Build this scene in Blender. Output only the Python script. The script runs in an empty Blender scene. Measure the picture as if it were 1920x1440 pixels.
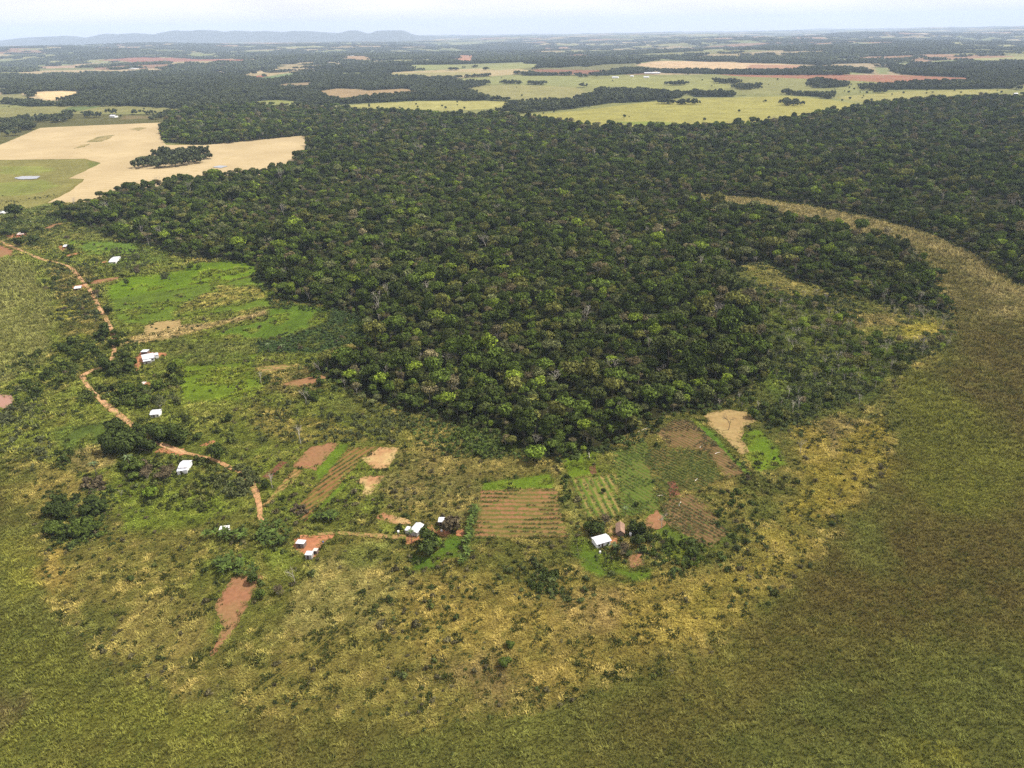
import bpy, math, random
import numpy as np
from mathutils import Matrix, Vector
SC = bpy.context.scene
COL = SC.collection
RNG = np.random.default_rng(11)
R = random.Random(5)

# ------------------------------------------------------------------ camera
F, W, H = 1356.0, 1920.0, 1440.0
CH = 200.0
PITCH, ROLL = math.radians(26.05), math.radians(0.955)
fw = np.array([0, math.cos(PITCH), -math.sin(PITCH)])
r0 = np.array([1.0, 0, 0]); u0 = np.array([0, math.sin(PITCH), math.cos(PITCH)])
cr, sr = math.cos(ROLL), math.sin(ROLL)
CR = cr * r0 - sr * u0
CU = sr * r0 + cr * u0
cam = bpy.data.cameras.new('camera'); camo = bpy.data.objects.new('camera', cam); COL.objects.link(camo)
cam.sensor_fit = 'HORIZONTAL'; cam.sensor_width = 36.0; cam.lens = 36.0 * F / W
cam.clip_start = 1.0; cam.clip_end = 120000.0
M = Matrix.Identity(4)
for i in range(3):
    M[i][0] = CR[i]; M[i][1] = CU[i]; M[i][2] = -fw[i]
M[2][3] = CH
camo.matrix_world = M
SC.camera = camo

# ------------------------------------------------------------------ noise
def _hash(ix, iy, seed):
    h = (ix.astype(np.int64) * 374761393 + iy.astype(np.int64) * 668265263 + seed * 1442695041) & 0xffffffff
    h = ((h ^ (h >> 13)) * 1274126177) & 0xffffffff
    h = h ^ (h >> 16)
    return (h & 0xffffff) / float(0xffffff)
def vnoise(x, y, s, seed=0):
    x = np.asarray(x, float) / s; y = np.asarray(y, float) / s
    ix = np.floor(x); iy = np.floor(y); fx = x - ix; fy = y - iy
    fx = fx * fx * (3 - 2 * fx); fy = fy * fy * (3 - 2 * fy)
    a = _hash(ix, iy, seed); b = _hash(ix + 1, iy, seed); c = _hash(ix, iy + 1, seed); d = _hash(ix + 1, iy + 1, seed)
    return (a * (1 - fx) + b * fx) * (1 - fy) + (c * (1 - fx) + d * fx) * fy
def fbm(x, y, s, seed=0, o=4):
    t = 0; a = 0.5; n = 0
    for k in range(o):
        t = t + a * vnoise(x + k * 17.3, y - k * 9.1, s, seed + k); n += a; a *= .55; s *= .47
    return t / n
def sstep(a, b, x):
    t = np.clip((np.asarray(x, float) - a) / (b - a), 0, 1); return t * t * (3 - 2 * t)

# ------------------------------------------------------------------ terrain
def height(x, y):
    x = np.asarray(x, float); y = np.asarray(y, float)
    r = np.hypot(x, y)
    k = sstep(1500, 4200, r)
    h = k * (13 * np.sin(x / 740 + 1.3) * np.sin(y / 680 + .5) + 11 * (fbm(x, y, 1500, 71, 3) - .5) * 2)
    k2 = sstep(4000, 14000, r)
    h = h + k2 * (110 * (fbm(x, y, 3800, 77, 4) - .5) * 2)
    return h
def at(px, py, z=None):
    d = fw * F + CR * (px - W / 2) + CU * (H / 2 - py)
    zz = 0.0 if z is None else z
    for k in range(12 if z is None else 1):
        t = (CH - zz) / -d[2]
        x, y = d[0] * t, d[1] * t
        if z is not None: return np.array([x, y, z])
        zz = .5 * zz + .5 * float(height(x, y))
    return np.array([x, y, float(height(x, y))])
def mpp(py, z=0.0):                       # metres across per photo pixel at that row
    p = at(960, py, z); return float(np.dot(p - np.array([0, 0, CH]), fw)) / F
def wp(poly):
    return np.array([at(a, b)[:2] for a, b in poly])
def inpoly(x, y, P):
    c = np.zeros(x.shape, bool); n = len(P); j = n - 1
    for i in range(n):
        xi, yi = P[i]; xj, yj = P[j]
        if yi != yj:
            c ^= ((yi > y) != (yj > y)) & (x < (xj - xi) * (y - yi) / (yj - yi) + xi)
        j = i
    return c
def sdist(x, y, P):
    d = np.full(x.shape, 1e18); n = len(P)
    for i in range(n):
        ax, ay = P[i]; bx, by = P[(i + 1) % n]
        ex, ey = bx - ax, by - ay; L = ex * ex + ey * ey + 1e-9
        t = np.clip(((x - ax) * ex + (y - ay) * ey) / L, 0, 1)
        d = np.minimum(d, (x - ax - t * ex) ** 2 + (y - ay - t * ey) ** 2)
    return np.where(inpoly(x, y, P), 1, -1) * np.sqrt(d)

ALB = 0.50
def S(r, g, b, k=ALB):                    # colour read off a sunlit surface -> base reflectance
    f = lambda v: (v / 255 / 12.92) if v <= 10.3 else ((v / 255 + .055) / 1.055) ** 2.4
    return np.array([f(r) * k, f(g) * k, f(b) * k])

# ------------------------------------------------------------------ outlines, in pixels of the photograph, turned into ground outlines
FOREST = [(85,405),(150,391),(245,356),(340,344),(400,334),(490,331),(545,314),(575,284),(574,254),(480,264),(385,272),(316,268),(304,260),(300,240),(320,217),(345,208),(450,200),(640,207),(700,212),(780,217),(860,218),(960,219),(985,224),(1060,230),(1100,241),(1200,245),(1330,243),(1450,230),(1560,214),(1620,202),(1700,192),(1800,188),(1920,185),(2100,182),(2100,560),(1905,535),(1870,505),(1840,485),(1790,458),(1720,432),(1640,408),(1560,395),(1500,382),(1420,372),(1300,364),(1316,379),(1334,385),(1394,395),(1444,403),(1494,413),(1554,428),(1594,439),(1674,454),(1724,485),(1748,510),(1768,560),(1780,590),(1680,572),(1560,546),(1480,521),(1430,490),(1390,500),(1362,520),(1430,590),(1440,650),(1430,700),(1400,740),(1320,768),(1260,778),(1200,798),(1150,835),(1080,850),(1040,858),(1000,850),(960,835),(935,812),(860,795),(760,775),(700,752),(640,728),(590,700),(588,680),(630,668),(690,645),(684,600),(640,582),(600,572),(560,570),(520,560),(505,545),(480,515),(478,497),(440,490),(330,480),(310,470),(240,455),(200,440),(170,430),(120,415)]
SPARSE = [(1362,520),(1390,500),(1430,490),(1480,521),(1560,546),(1680,572),(1780,590),(1795,640),(1740,672),(1680,705),(1620,745),(1560,765),(1500,795),(1440,815),(1405,775),(1320,768),(1400,740),(1430,700),(1440,650),(1430,590)]
UPLAND = [(-200,850),(0,870),(30,900),(50,960),(70,1040),(80,1100),(110,1180),(160,1215),(200,1270),(300,1305),(400,1335),(560,1345),(700,1357),(850,1362),(1000,1342),(1100,1310),(1240,1270),(1320,1240),(1400,1180),(1480,1110),(1540,1050),(1600,990),(1640,920),(1680,850),(1690,790),(1680,720),(1740,680),(1800,620),(1790,560),(1745,512),(1715,465),(1660,445),(1560,426),(1450,402),(1340,386),(1290,366),(1420,374),(1560,398),(1720,434),(1840,487),(1905,537),(2300,640),(2300,170),(-300,170),(-300,480),(0,475),(60,500),(105,560),(110,620),(85,680),(40,720),(-200,760)]
WHEAT = [(-120,298),(0,272),(75,240),(110,238),(300,230),(309,233),(300,241),(303,262),(312,272),(385,272),(480,263),(572,254),(574,278),(548,314),(490,330),(400,335),(340,345),(245,358),(150,380),(90,380),(130,360),(160,336),(128,335),(165,318),(190,306),(158,298),(0,300),(-120,306)]
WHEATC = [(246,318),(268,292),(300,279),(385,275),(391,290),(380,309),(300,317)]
# name, outline, colour, edge softness (m)
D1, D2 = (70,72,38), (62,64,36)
PAINT = [
 ([(-200,478),(60,470),(300,450),(520,600),(700,760),(760,800),(740,900),(720,990),(560,1000),(380,1000),(200,960),(60,860),(-200,860)], (112,122,48), 22),
 ([(380,990),(600,990),(620,1060),(520,1180),(380,1200),(300,1100)], (112,116,50), 16),
 (SPARSE, (92,100,44), 14), ([(1390,590),(1500,575),(1700,640),(1640,700),(1500,690),(1420,660)], (98,112,42), 14), ([(1400,500),(1520,515),(1600,560),(1500,560),(1430,535)], (124,122,58), 12), ([(1540,570),(1680,575),(1780,610),(1740,650),(1620,640)], (116,118,54), 12), ([(1400,690),(1500,685),(1560,720),(1450,740)], (92,116,38), 8), 
 ([(1500,690),(1600,700),(1650,720),(1560,770),(1480,790),(1430,750)], (84,98,44), 14),
 ([(1430,495),(1560,545),(1530,555),(1440,530)], (140,135,72), 8),
 ([(1515,525),(1600,522),(1570,545),(1520,545)], (128,128,60), 8),
 ([(1575,590),(1660,590),(1690,612),(1620,618),(1580,605)], (128,118,66), 9),
 ([(1690,612),(1750,606),(1760,622),(1730,638),(1700,632)], (158,150,60), 4),
 ([(1440,705),(1490,700),(1510,720),(1450,728)], (100,118,42), 5),
 # meadows left
 ([(200,540),(240,520),(345,507),(352,495),(470,487),(485,492),(478,515),(420,530),(300,548),(230,562),(205,560)], (100,128,26), 3),
 ([(205,560),(300,548),(420,530),(478,516),(515,542),(508,575),(400,590),(270,610),(215,602)], (98,120,38), 5),
 ([(420,535),(490,540),(500,560),(400,575),(330,590),(350,570)], (140,136,66), 8),
 ([(220,650),(226,640),(270,626),(342,612),(420,602),(500,582),(508,590),(400,614),(300,640)], (172,152,104), 4),
 ([(508,577),(560,570),(620,578),(615,603),(560,622),(500,638),(440,628),(400,640),(380,630),(500,600)], (90,116,34), 5),
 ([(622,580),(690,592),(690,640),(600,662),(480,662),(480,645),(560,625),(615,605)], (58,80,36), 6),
 ([(332,668),(380,662),(480,662),(498,735),(410,765),(340,755),(330,720)], (102,124,32), 6),
 ([(480,682),(580,690),(612,722),(560,745),(490,722)], (112,106,56), 7),
 ([(300,640),(480,640),(480,680),(380,682),(310,670)], (104,112,52), 8),
 ([(600,735),(700,760),(760,800),(700,800),(620,770)], (100,108,48), 8),
 ([(480,760),(620,790),(700,830),(520,830),(470,810)], (128,122,58), 8),
 ([(345,757),(430,745),(470,780),(400,800),(360,810)], (124,130,56), 6),
 ([(200,470),(300,465),(320,490),(240,510),(205,500)], (96,112,44), 5),
 ([(70,430),(180,440),(220,455),(180,480),(110,475),(85,455)], (112,118,54), 6),
 ([(120,450),(260,455),(260,475),(180,480),(150,470)], (98,124,44), 5),
 ([(0,385),(110,380),(120,415),(60,430),(0,430)], (100,112,54), 8),
 ([(-50,470),(60,500),(100,560),(105,620),(80,680),(30,720),(-50,735)], (120,120,66), 10),
 ([(85,500),(170,505),(200,600),(190,660),(120,660),(110,560)], (96,96,46), 8),
 ([(100,575),(140,570),(135,600),(105,605)], (150,150,60), 4),
 ([(110,640),(170,625),(180,645),(120,670)], (120,128,44), 5),
 ([(120,850),(215,825),(220,870),(160,890),(130,890)], (138,128,76), 5),
 ([(110,800),(210,790),(215,830),(125,850)], (86,104,42), 6),
 ([(220,900),(330,890),(430,930),(380,990),(250,1000),(200,960)], (112,124,44), 8),
 ([(60,880),(130,870),(150,930),(100,960),(40,940)], (140,128,66), 8),
 ([(0,1010),(60,1020),(70,1090),(30,1130),(0,1120)], (120,120,50), 9),
 ([(70,1040),(130,1030),(140,1100),(80,1120)], (150,132,66), 7),
 # dry tussock belts
 ([(640,1040),(760,1080),(740,1150),(640,1180),(540,1190),(560,1100)], (146,138,78), 9),
 ([(760,1120),(900,1080),(1100,1100),(1350,1090),(1330,1200),(1200,1260),(1000,1310),(860,1300),(800,1240)], (140,126,62), 12),
 ([(400,1250),(640,1210),(760,1280),(600,1340),(430,1320)], (124,116,58), 12),
 ([(240,1110),(360,1110),(400,1200),(330,1280),(230,1230)], (138,128,68), 10),
 ([(150,1010),(380,985),(400,1030),(230,1080),(150,1060)], (116,112,54), 9),
 ([(1180,1100),(1350,1070),(1400,1130),(1300,1220),(1150,1230)], (144,130,62), 9),
 ([(1480,795),(1660,785),(1680,850),(1640,900),(1580,960),(1470,1000),(1500,900)], (142,130,54), 9),
 ([(1420,1000),(1560,990),(1530,1040),(1440,1110),(1330,1190),(1300,1150)], (138,128,58), 9),
 ([(1380,900),(1470,890),(1460,980),(1400,990)], (96,102,44), 7),
 ([(1260,985),(1400,1000),(1330,1060),(1230,1050)], (98,110,46), 7),
 ([(740,840),(890,860),(890,990),(840,960),(740,950),(700,920),(750,880)], (124,118,66), 8),
 ([(780,800),(960,850),(1040,870),(1050,890),(900,900),(800,860)], (128,120,64), 7),
 ([(860,800),(960,830),(980,860),(870,850)], (74,96,40), 7),
 ([(1040,860),(1060,890),(1095,970),(1070,1010),(1045,930)], (116,120,58), 4),
 ([(820,1240),(940,1230),(1000,1290),(900,1320),(800,1300)], (124,110,66), 12),
 ([(1060,1110),(1160,1110),(1160,1180),(1060,1180)], (158,138,82), 9),
 ([(1540,790),(1640,780),(1600,830),(1550,850)], (128,116,72), 8),
 # right-hand marsh
 ([(1300,366),(1420,374),(1560,397),(1640,410),(1720,434),(1790,460),(1840,488),(1905,537),(2000,560),(1900,600),(1820,600),(1775,560),(1750,510),(1735,486),(1680,456),(1560,430),(1450,405),(1330,386)], (148,136,88), 10),
 ([(1700,455),(1800,490),(1860,560),(1900,700),(1800,680),(1780,560),(1750,500)], (106,100,54), 14),
 ([(1820,620),(1980,560),(2100,800),(1900,850),(1780,760)], (98,90,46), 20),
 ([(1690,700),(1850,760),(1960,900),(1800,1000),(1700,900)], (106,108,44), 20),
 ([(1560,1000),(1700,960),(1900,1000),(1980,1180),(1700,1190),(1480,1150)], (96,88,44), 20),
 ([(1560,1010),(1640,960),(1700,1080),(1640,1090)], (104,108,50), 12),
 ([(1500,1240),(1900,1240),(2100,1600),(1500,1500),(1200,1420)], (94,98,46), 20),
 ([(1680,1400),(1800,1405),(1840,1450),(1700,1460)], (116,116,48), 9),
 ([(1150,1320),(1400,1230),(1500,1240),(1450,1340),(1250,1400)], (100,96,46), 15),
 ([(100,1300),(420,1350),(500,1460),(100,1500),(0,1400)], (108,110,46), 14),
 ([(0,1150),(80,1180),(200,1290),(80,1330),(-100,1300)], (98,100,42), 12),
 ([(-30,1290),(30,1300),(40,1350),(0,1380)], (100,92,54), 6),
 # middle distance
 ([(-120,306),(0,300),(158,298),(190,306),(165,318),(128,335),(160,336),(90,378),(60,392),(-80,395)], (132,130,74), 5),
 ([(-40,345),(90,337),(110,350),(60,365),(-40,372)], (128,138,68), 8),
 ([(0,312),(80,312),(110,318),(60,328),(0,326)], (132,140,70), 8),
 ([(165,303),(192,305),(170,317)], (112,120,60), 3),
 ([(330,316),(360,310),(440,309),(420,315),(350,320)], (126,138,64), 4),
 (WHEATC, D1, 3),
 ([(-80,240),(20,215),(130,214),(330,214),(310,232),(110,238),(75,240),(0,272),(-80,290)], (96,96,54), 6),
 ([(-50,208),(60,200),(200,197),(350,204),(350,208),(130,214),(-50,222)], (134,134,84), 6),
 ([(130,200),(200,198),(150,208),(110,212)], (104,120,72), 6),
 ([(232,217),(290,218),(280,222),(225,224)], (122,112,78), 5),
 ([(52,173),(110,171),(155,171),(138,180),(92,189)], (216,194,150), 5),
 ([(-20,178),(40,176),(60,186),(0,194)], (122,126,82), 8),
 ([(115,160),(160,158),(230,160),(150,166),(118,166)], (140,142,100), 10),
 ([(590,172),(632,166),(670,167),(690,170),(760,166),(786,172),(720,176),(680,181),(640,185),(610,178)], (160,140,106), 5),
 ([(505,161),(545,156),(590,154),(580,160),(520,162)], (148,130,104), 8),
 ([(468,191),(520,187),(578,192),(540,196),(480,197)], (140,146,84), 5),
 ([(630,199),(680,196),(780,190),(900,189),(958,191),(945,202),(860,207),(780,207),(700,203)], (162,160,98), 5),
 ([(975,217),(1100,206),(1200,193),(1300,185),(1480,180),(1560,188),(1620,196),(1560,208),(1450,224),(1330,237),(1200,239),(1100,234),(1040,222)], (154,152,84), 6),
 ([(1150,228),(1240,228),(1300,234),(1200,238)], (124,140,62), 10),
 ([(870,166),(900,160),(1000,160),(1080,164),(1110,176),(1080,183),(1000,187),(960,186),(910,176)], (146,144,96), 8),
 ([(850,150),(960,142),(1080,144),(1140,150),(1110,160),(1000,158),(900,158)], (140,146,94), 8),
 ([(1100,152),(1180,143),(1290,145),(1340,150),(1380,162),(1330,172),(1240,170),(1120,168)], (144,148,90), 8),
 ([(1330,146),(1520,148),(1540,170),(1490,178),(1400,176)], (136,138,88), 8),
 ([(1560,182),(1700,171),(1800,169),(1895,168),(1830,179),(1720,185),(1640,194),(1600,190)], (152,150,92), 6),
 ([(1590,158),(1660,157),(1620,172),(1540,176)], (138,142,90), 8),
 ([(1740,196),(1800,194),(1850,200),(1820,210),(1760,207)], (140,140,82), 10),
 ([(1560,258),(1680,262),(1740,275),(1680,285),(1580,275)], (92,96,58), 25),
 ([(1190,122),(1240,114),(1330,116),(1430,119),(1500,122),(1490,130),(1320,130),(1240,129)], (202,178,144), 10),
 ([(1405,121),(1502,122),(1490,131),(1400,129)], (168,130,106), 10),
 ([(1338,139),(1440,141),(1560,140),(1700,141),(1830,147),(1780,153),(1700,157),(1600,151),(1400,144)], (156,106,88), 8),
 ([(1525,126),(1545,125),(1610,137),(1620,140),(1560,138)], (138,146,94), 10),
 ([(1640,126),(1670,128),(1665,139),(1645,138)], (120,134,84), 10),
 ([(1000,130),(1170,132),(1100,138),(1000,136)], (140,96,78), 12),
 ([(760,122),(850,121),(870,128),(780,130)], (142,150,98), 12),
 ([(890,127),(960,119),(1010,120),(1005,126),(930,132)], (144,150,98), 12),
 ([(740,137),(880,135),(910,139),(850,143),(720,141)], (150,148,100), 10),
 ([(480,148),(540,137),(560,139),(500,150)], (110,136,92), 10),
 ([(455,145),(500,140),(490,146)], (160,100,84), 10),
 ([(183,113),(250,108),(330,108),(430,111),(470,114),(330,116),(230,115)], (160,104,90), 15),
 ([(60,125),(120,123),(160,122),(155,126),(80,128)], (176,150,124), 15),
 ([(650,105),(690,105),(700,112),(640,112)], (168,140,112), 15),
 ([(860,103),(890,104),(895,117),(850,114)], (176,130,108), 15),
 # near greens
 ([(639,832),(655,833),(628,872),(598,902),(590,882)], (96,120,34), 1.5),
 ([(687,866),(682,882),(650,910),(592,965),(574,978),(676,868)], (96,120,36), 1.5),
 ([(905,904),(1034,888),(1040,916),(902,920)], (98,122,34), 1.5),
 ([(1056,858),(1114,843),(1123,890),(1068,897)], (102,124,34), 1.5),
 ([(1114,843),(1146,845),(1160,890),(1123,890)], (112,118,50), 2),
 ([(1393,812),(1423,805),(1457,840),(1478,872),(1425,887),(1402,862)], (98,124,32), 2.5),
 ([(1295,785),(1330,802),(1375,855),(1412,890),(1399,890),(1340,830)], (88,120,38), 2),
 ([(1205,966),(1240,955),(1250,985),(1300,1015),(1300,1035),(1240,1010)], (100,120,44), 3),
 ([(1226,1000),(1290,1020),(1300,1050),(1240,1040)], (120,132,44), 4),
 ([(1075,1008),(1112,1012),(1120,1025),(1145,1040),(1180,1066),(1225,1070),(1220,1092),(1150,1082),(1100,1068),(1080,1045)], (88,112,34), 3),
 ([(765,1045),(800,1040),(850,1005),(872,1010),(862,1040),(815,1066),(775,1072)], (82,108,34), 3),
 ([(712,985),(730,982),(768,988),(762,1005),(715,1004)], (136,144,60), 3),
 ([(620,1040),(740,1015),(760,1030),(700,1060),(640,1060)], (120,124,60), 6),
 ([(412,1150),(424,1148),(418,1178),(404,1196),(395,1190)], (100,112,44), 2),
 ([(497,1030),(545,1030),(570,1050),(540,1070),(505,1065)], (116,128,50), 4),
 ([(390,1060),(440,1055),(440,1040),(470,1035),(480,1050),(410,1080)], (104,118,44), 4),
 ([(220,860),(230,990),(330,990),(420,960),(420,940),(330,920),(290,905)], (112,126,44), 6),
 ([(950,990),(890,1012),(870,1060),(885,1020)], (92,118,40), 3),
]
WPAINT = []
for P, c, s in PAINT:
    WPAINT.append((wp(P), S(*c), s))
WFOREST, WSPARSE, WUP, WWHEAT = wp(FOREST), wp(SPARSE), wp(UPLAND), wp(WHEAT)

# woods of the middle distance (pixel outlines)
WOODS = [
 WHEATC,
 [(132,190),(150,172),(250,161),(400,158),(520,152),(600,150),(700,145),(780,140),(830,150),(915,152),(912,159),(870,165),(915,180),(960,188),(1000,190),(1060,186),(1110,174),(1130,172),(1140,178),(1110,184),(1180,186),(1170,190),(1060,206),(975,213),(940,204),(955,190),(900,188),(780,189),(640,196),(560,199),(440,203),(350,205),(250,200),(60,200),(0,195),(0,188),(60,186),(100,192)],
 [(0,168),(60,166),(110,163),(120,170),(50,172),(40,176),(0,178)],
 [(0,228),(50,216),(62,230),(60,244),(0,249)],[(60,216),(130,215),(135,222),(110,231),(80,228)],[(120,207),(200,209),(300,208),(350,206),(366,208),(350,214),(240,215),(130,214)],[(298,212),(322,212),(318,224),(298,224)],
 [(1120,166),(1200,166),(1280,172),(1275,184),(1200,192),(1155,193),(1120,184)],[(1285,170),(1378,172),(1378,182),(1300,182)],[(1228,188),(1312,189),(1312,196),(1228,196)],
 [(1515,150),(1540,147),(1595,157),(1580,164),(1520,166)],[(1465,171),(1560,174),(1560,184),(1470,178)],
 [(1610,158),(1640,160),(1720,153),(1790,150),(1850,150),(1915,155),(1900,166),(1800,168),(1700,168),(1620,170)],
 [(943,152),(977,152),(977,158),(943,158)],[(988,153),(1022,154),(1022,160),(988,159)],[(1249,154),(1286,154),(1286,160),(1249,160)],
 [(1230,130),(1330,131),(1500,132),(1590,137),(1590,142),(1440,141),(1330,139),(1240,137)],
 [(1336,149),(1388,150),(1384,158),(1345,157)],[(1370,160),(1425,157),(1425,166),(1390,170)],
 [(980,135),(1120,130),(1180,128),(1240,130),(1200,138),(1130,142),(980,142)],
 [(1490,132),(1530,125),(1620,128),(1640,139),(1560,134),(1530,130)],
 [(1660,128),(1920,135),(1920,160),(1870,152),(1830,146),(1690,140)],
 [(0,140),(200,135),(330,132),(450,140),(480,150),(600,148),(600,151),(520,154),(400,158),(250,161),(150,172),(0,165)],
 [(1490,185),(1500,192),(1495,198),(1468,200),(1462,190)],
 [(1380,205),(1395,205),(1395,209),(1380,210)],
]
def shift(poly, up, dn):
    '''photo outlines follow the tree tops: move the far-facing edge (up) or the near-facing edge (dn) nearer by the height of the trees'''
    A = sum(poly[i][0] * poly[(i+1) % len(poly)][1] - poly[(i+1) % len(poly)][0] * poly[i][1] for i in range(len(poly)))
    sg = 1 if A > 0 else -1; out = []
    for i, (x, y) in enumerate(poly):
        a, b = poly[i-1], poly[(i+1) % len(poly)]
        ny = -(b[0] - a[0]) * sg
        dist = CH / math.tan(max(.02, PITCH - math.atan((720 - y) / F))) ; h = 8.5 * F / dist
        out.append((x, y + h * (up if ny < 0 else dn)))
    return out
WWC = wp(shift(WHEATC, 1.15, 0.0))
WWOODS = [WWC if P is WHEATC else wp(shift(P, 1.0, 0.0)) for P in WOODS]
WTRACED = wp([(-200,260),(-200,128),(600,124),(1100,118),(1500,112),(2100,120),(2100,260)])
CLEAR = [wp(shift(P, 0.0, .8)) for P, c, s in PAINT if min(b for a, b in P) < 260 and P is not WHEATC and (c[0] > 105)]

OVER = [wp(shift(P, 0.0, 1.1)) for P, c, s in PAINT if P[0] in ((590,172),(505,161),(468,191),(480,148),(740,137),(760,122),(890,127),(455,145),(183,113),(60,125),(1640,126),(1190,122),(630,199),(1000,130))]
CA, SA = math.cos(.35), math.sin(.35)
def farcell(x, y):
    """patchwork of the open country: returns cell random numbers"""
    wx = x + 160 * (fbm(x, y, 900, 201, 3) - .5) * 2; wy = y + 160 * (fbm(x, y, 900, 301, 3) - .5) * 2
    u = (wx * CA + wy * SA) / 820.0; v = (-wx * SA + wy * CA) / 620.0
    u = u + .5 * np.floor(v) % 1.0
    iu, iv = np.floor(u), np.floor(v)
    return _hash(iu, iv, 5), _hash(iu, iv, 9), _hash(iu, iv, 21)
FIELD_PAL = np.array([S(142,144,98), S(160,148,112), S(124,134,88), S(172,158,126), S(150,122,98), S(134,140,98), S(128,130,88)])
def woodmask(x, y):
    """True where open-country woodland stands"""
    a, b, c = farcell(x, y)
    n = fbm(x, y, 2600, 41, 3)
    r = np.hypot(x, y)
    left = sstep(-.1, -.5, x / (y + 1)) * sstep(9000, 14000, r)
    w = (a > .56 + .7 * (.5 - n) + .2 * left) | (fbm(x, y, 170, 55, 3) > .62)
    w &= ~((_hash(np.floor(x / 330 + .4 * np.sin(y / 500)), np.floor(y / 260), 87) > .82) & (fbm(x, y, 90, 57, 2) < .6))
    tr = inpoly(x, y, WTRACED)
    wt = np.zeros(x.shape, bool)
    for P in WWOODS: wt |= inpoly(x, y, P)
    cl = np.zeros(x.shape, bool)
    for P in CLEAR:
        if P[:, 1].max() > 1500: cl |= inpoly(x, y, P)
    open_ = inpoly(x, y, WOPEN)
    w = np.where(open_ & ~wt, fbm(x, y, 60, 91, 2) > .80, w | wt)
    w &= ~(cl & ~wt)
    for P in OVER: w &= ~inpoly(x, y, P)
    return w
WOPEN = wp([(-300,420),(-300,190),(0,186),(130,190),(330,200),(640,200),(860,168),(850,148),(960,140),(1240,140),(1330,139),(1800,150),(1920,160),(2200,170),(2200,300)])

def colmap(x, y):
    x = np.asarray(x, float); y = np.asarray(y, float)
    n1 = fbm(x, y, 90, 3, 4)[:, None]; n2 = fbm(x, y, 34, 13, 3)[:, None]; n3 = fbm(x, y, 9, 23, 3)[:, None]
    # marsh
    c = S(100,103,48) * (1 - sstep(.35, .65, n1)) + S(100,94,46) * sstep(.35, .65, n1)
    c = c * (1 - .5 * sstep(.55, .8, n2)) + S(112,114,50) * (.5 * sstep(.55, .8, n2))
    # upland
    wx = x + 30 * (fbm(x, y, 34, 101, 4) - .5) * 2; wy = y + 30 * (fbm(x, y, 34, 111, 4) - .5) * 2
    up = sstep(-5, 5, sdist(wx, wy, WUP))[:, None]
    cu = S(104,106,48) * (1 - sstep(.35, .6, n2)) + S(124,118,58) * sstep(.35, .6, n2)
    cu = cu * (1 - .7 * sstep(.55, .75, n1)) + S(84,96,42) * (.7 * sstep(.55, .75, n1))
    c = c * (1 - up) + cu * up
    r = np.hypot(x, y)
    # far country
    m = r > 1700
    if m.any():
        a, b, d = farcell(x[m], y[m])
        fc = FIELD_PAL[(b * 6.99).astype(int)] * (.8 + .4 * d)[:, None]
        w = woodmask(x[m], y[m])
        fo = S(52,62,40) * (.85 + .3 * fbm(x[m], y[m], 120, 9, 3))[:, None]
        cc = np.where(w[:, None], fo, fc)
        k = sstep(1750, 2300, r[m])[:, None]
        c[m] = c[m] * (1 - k) + cc * k
        mg = inpoly(x[m], y[m], WOPEN) & ~w
        cm = c[m]; cm[mg] = (S(132,136,84) * (.85 + .3 * n1[m]))[mg]; c[m] = cm
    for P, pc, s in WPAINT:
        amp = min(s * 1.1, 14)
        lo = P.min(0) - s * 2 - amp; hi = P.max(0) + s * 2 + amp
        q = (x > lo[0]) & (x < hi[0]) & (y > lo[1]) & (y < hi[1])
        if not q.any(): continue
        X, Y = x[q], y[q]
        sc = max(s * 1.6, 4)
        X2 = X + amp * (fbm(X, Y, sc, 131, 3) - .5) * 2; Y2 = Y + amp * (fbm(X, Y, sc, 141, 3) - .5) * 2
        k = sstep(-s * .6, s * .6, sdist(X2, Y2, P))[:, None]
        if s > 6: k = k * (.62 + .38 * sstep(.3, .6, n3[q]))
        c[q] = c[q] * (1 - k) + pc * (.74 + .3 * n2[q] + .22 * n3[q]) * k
    lu = sstep(1.30, 1.5, c[:, 1:2] / (c[:, 0:1] + 1e-6)) * (r < 1500)[:, None]
    nn = fbm(x, y, 15, 171, 3)[:, None]; n5 = fbm(x, y, 5, 173, 3)[:, None]
    c = c * (1 - lu * (1 - (.72 + .6 * nn) * (.8 + .4 * n5)))
    yl = lu * sstep(.50, .72, nn) * .55
    c = c * (1 - yl) + S(118,122,44) * yl
    q = inpoly(x, y, WFOREST)
    c[q] = S(60,62,34) * (.8 + .4 * n3[q])
    return c

# ------------------------------------------------------------------ mesh helpers
def mesh_np(name, V, Fq, mat=None, smooth=False):
    """V (n,3), Fq (m,k)"""
    V = np.asarray(V, np.float32); Fq = np.asarray(Fq, np.int32)
    me = bpy.data.meshes.new(name)
    me.vertices.add(len(V)); me.vertices.foreach_set('co', V.ravel())
    k = Fq.shape[1]
    me.loops.add(Fq.size); me.loops.foreach_set('vertex_index', Fq.ravel())
    me.polygons.add(len(Fq)); me.polygons.foreach_set('loop_start', np.arange(0, Fq.size, k, dtype=np.int32))
    me.polygons.foreach_set('loop_total', np.full(len(Fq), k, np.int32))
    if smooth: me.polygons.foreach_set('use_smooth', np.ones(len(Fq), bool))
    me.update(calc_edges=True); me.validate()
    if mat: me.materials.append(mat)
    return me
def obj(name, me, parent=None, loc=None, **kw):
    o = bpy.data.objects.new(name, me)
    COL.objects.link(o)
    if parent is not None: o.parent = parent
    if loc is not None: o.location = loc
    for k, v in kw.items(): o[k] = v
    return o
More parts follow.
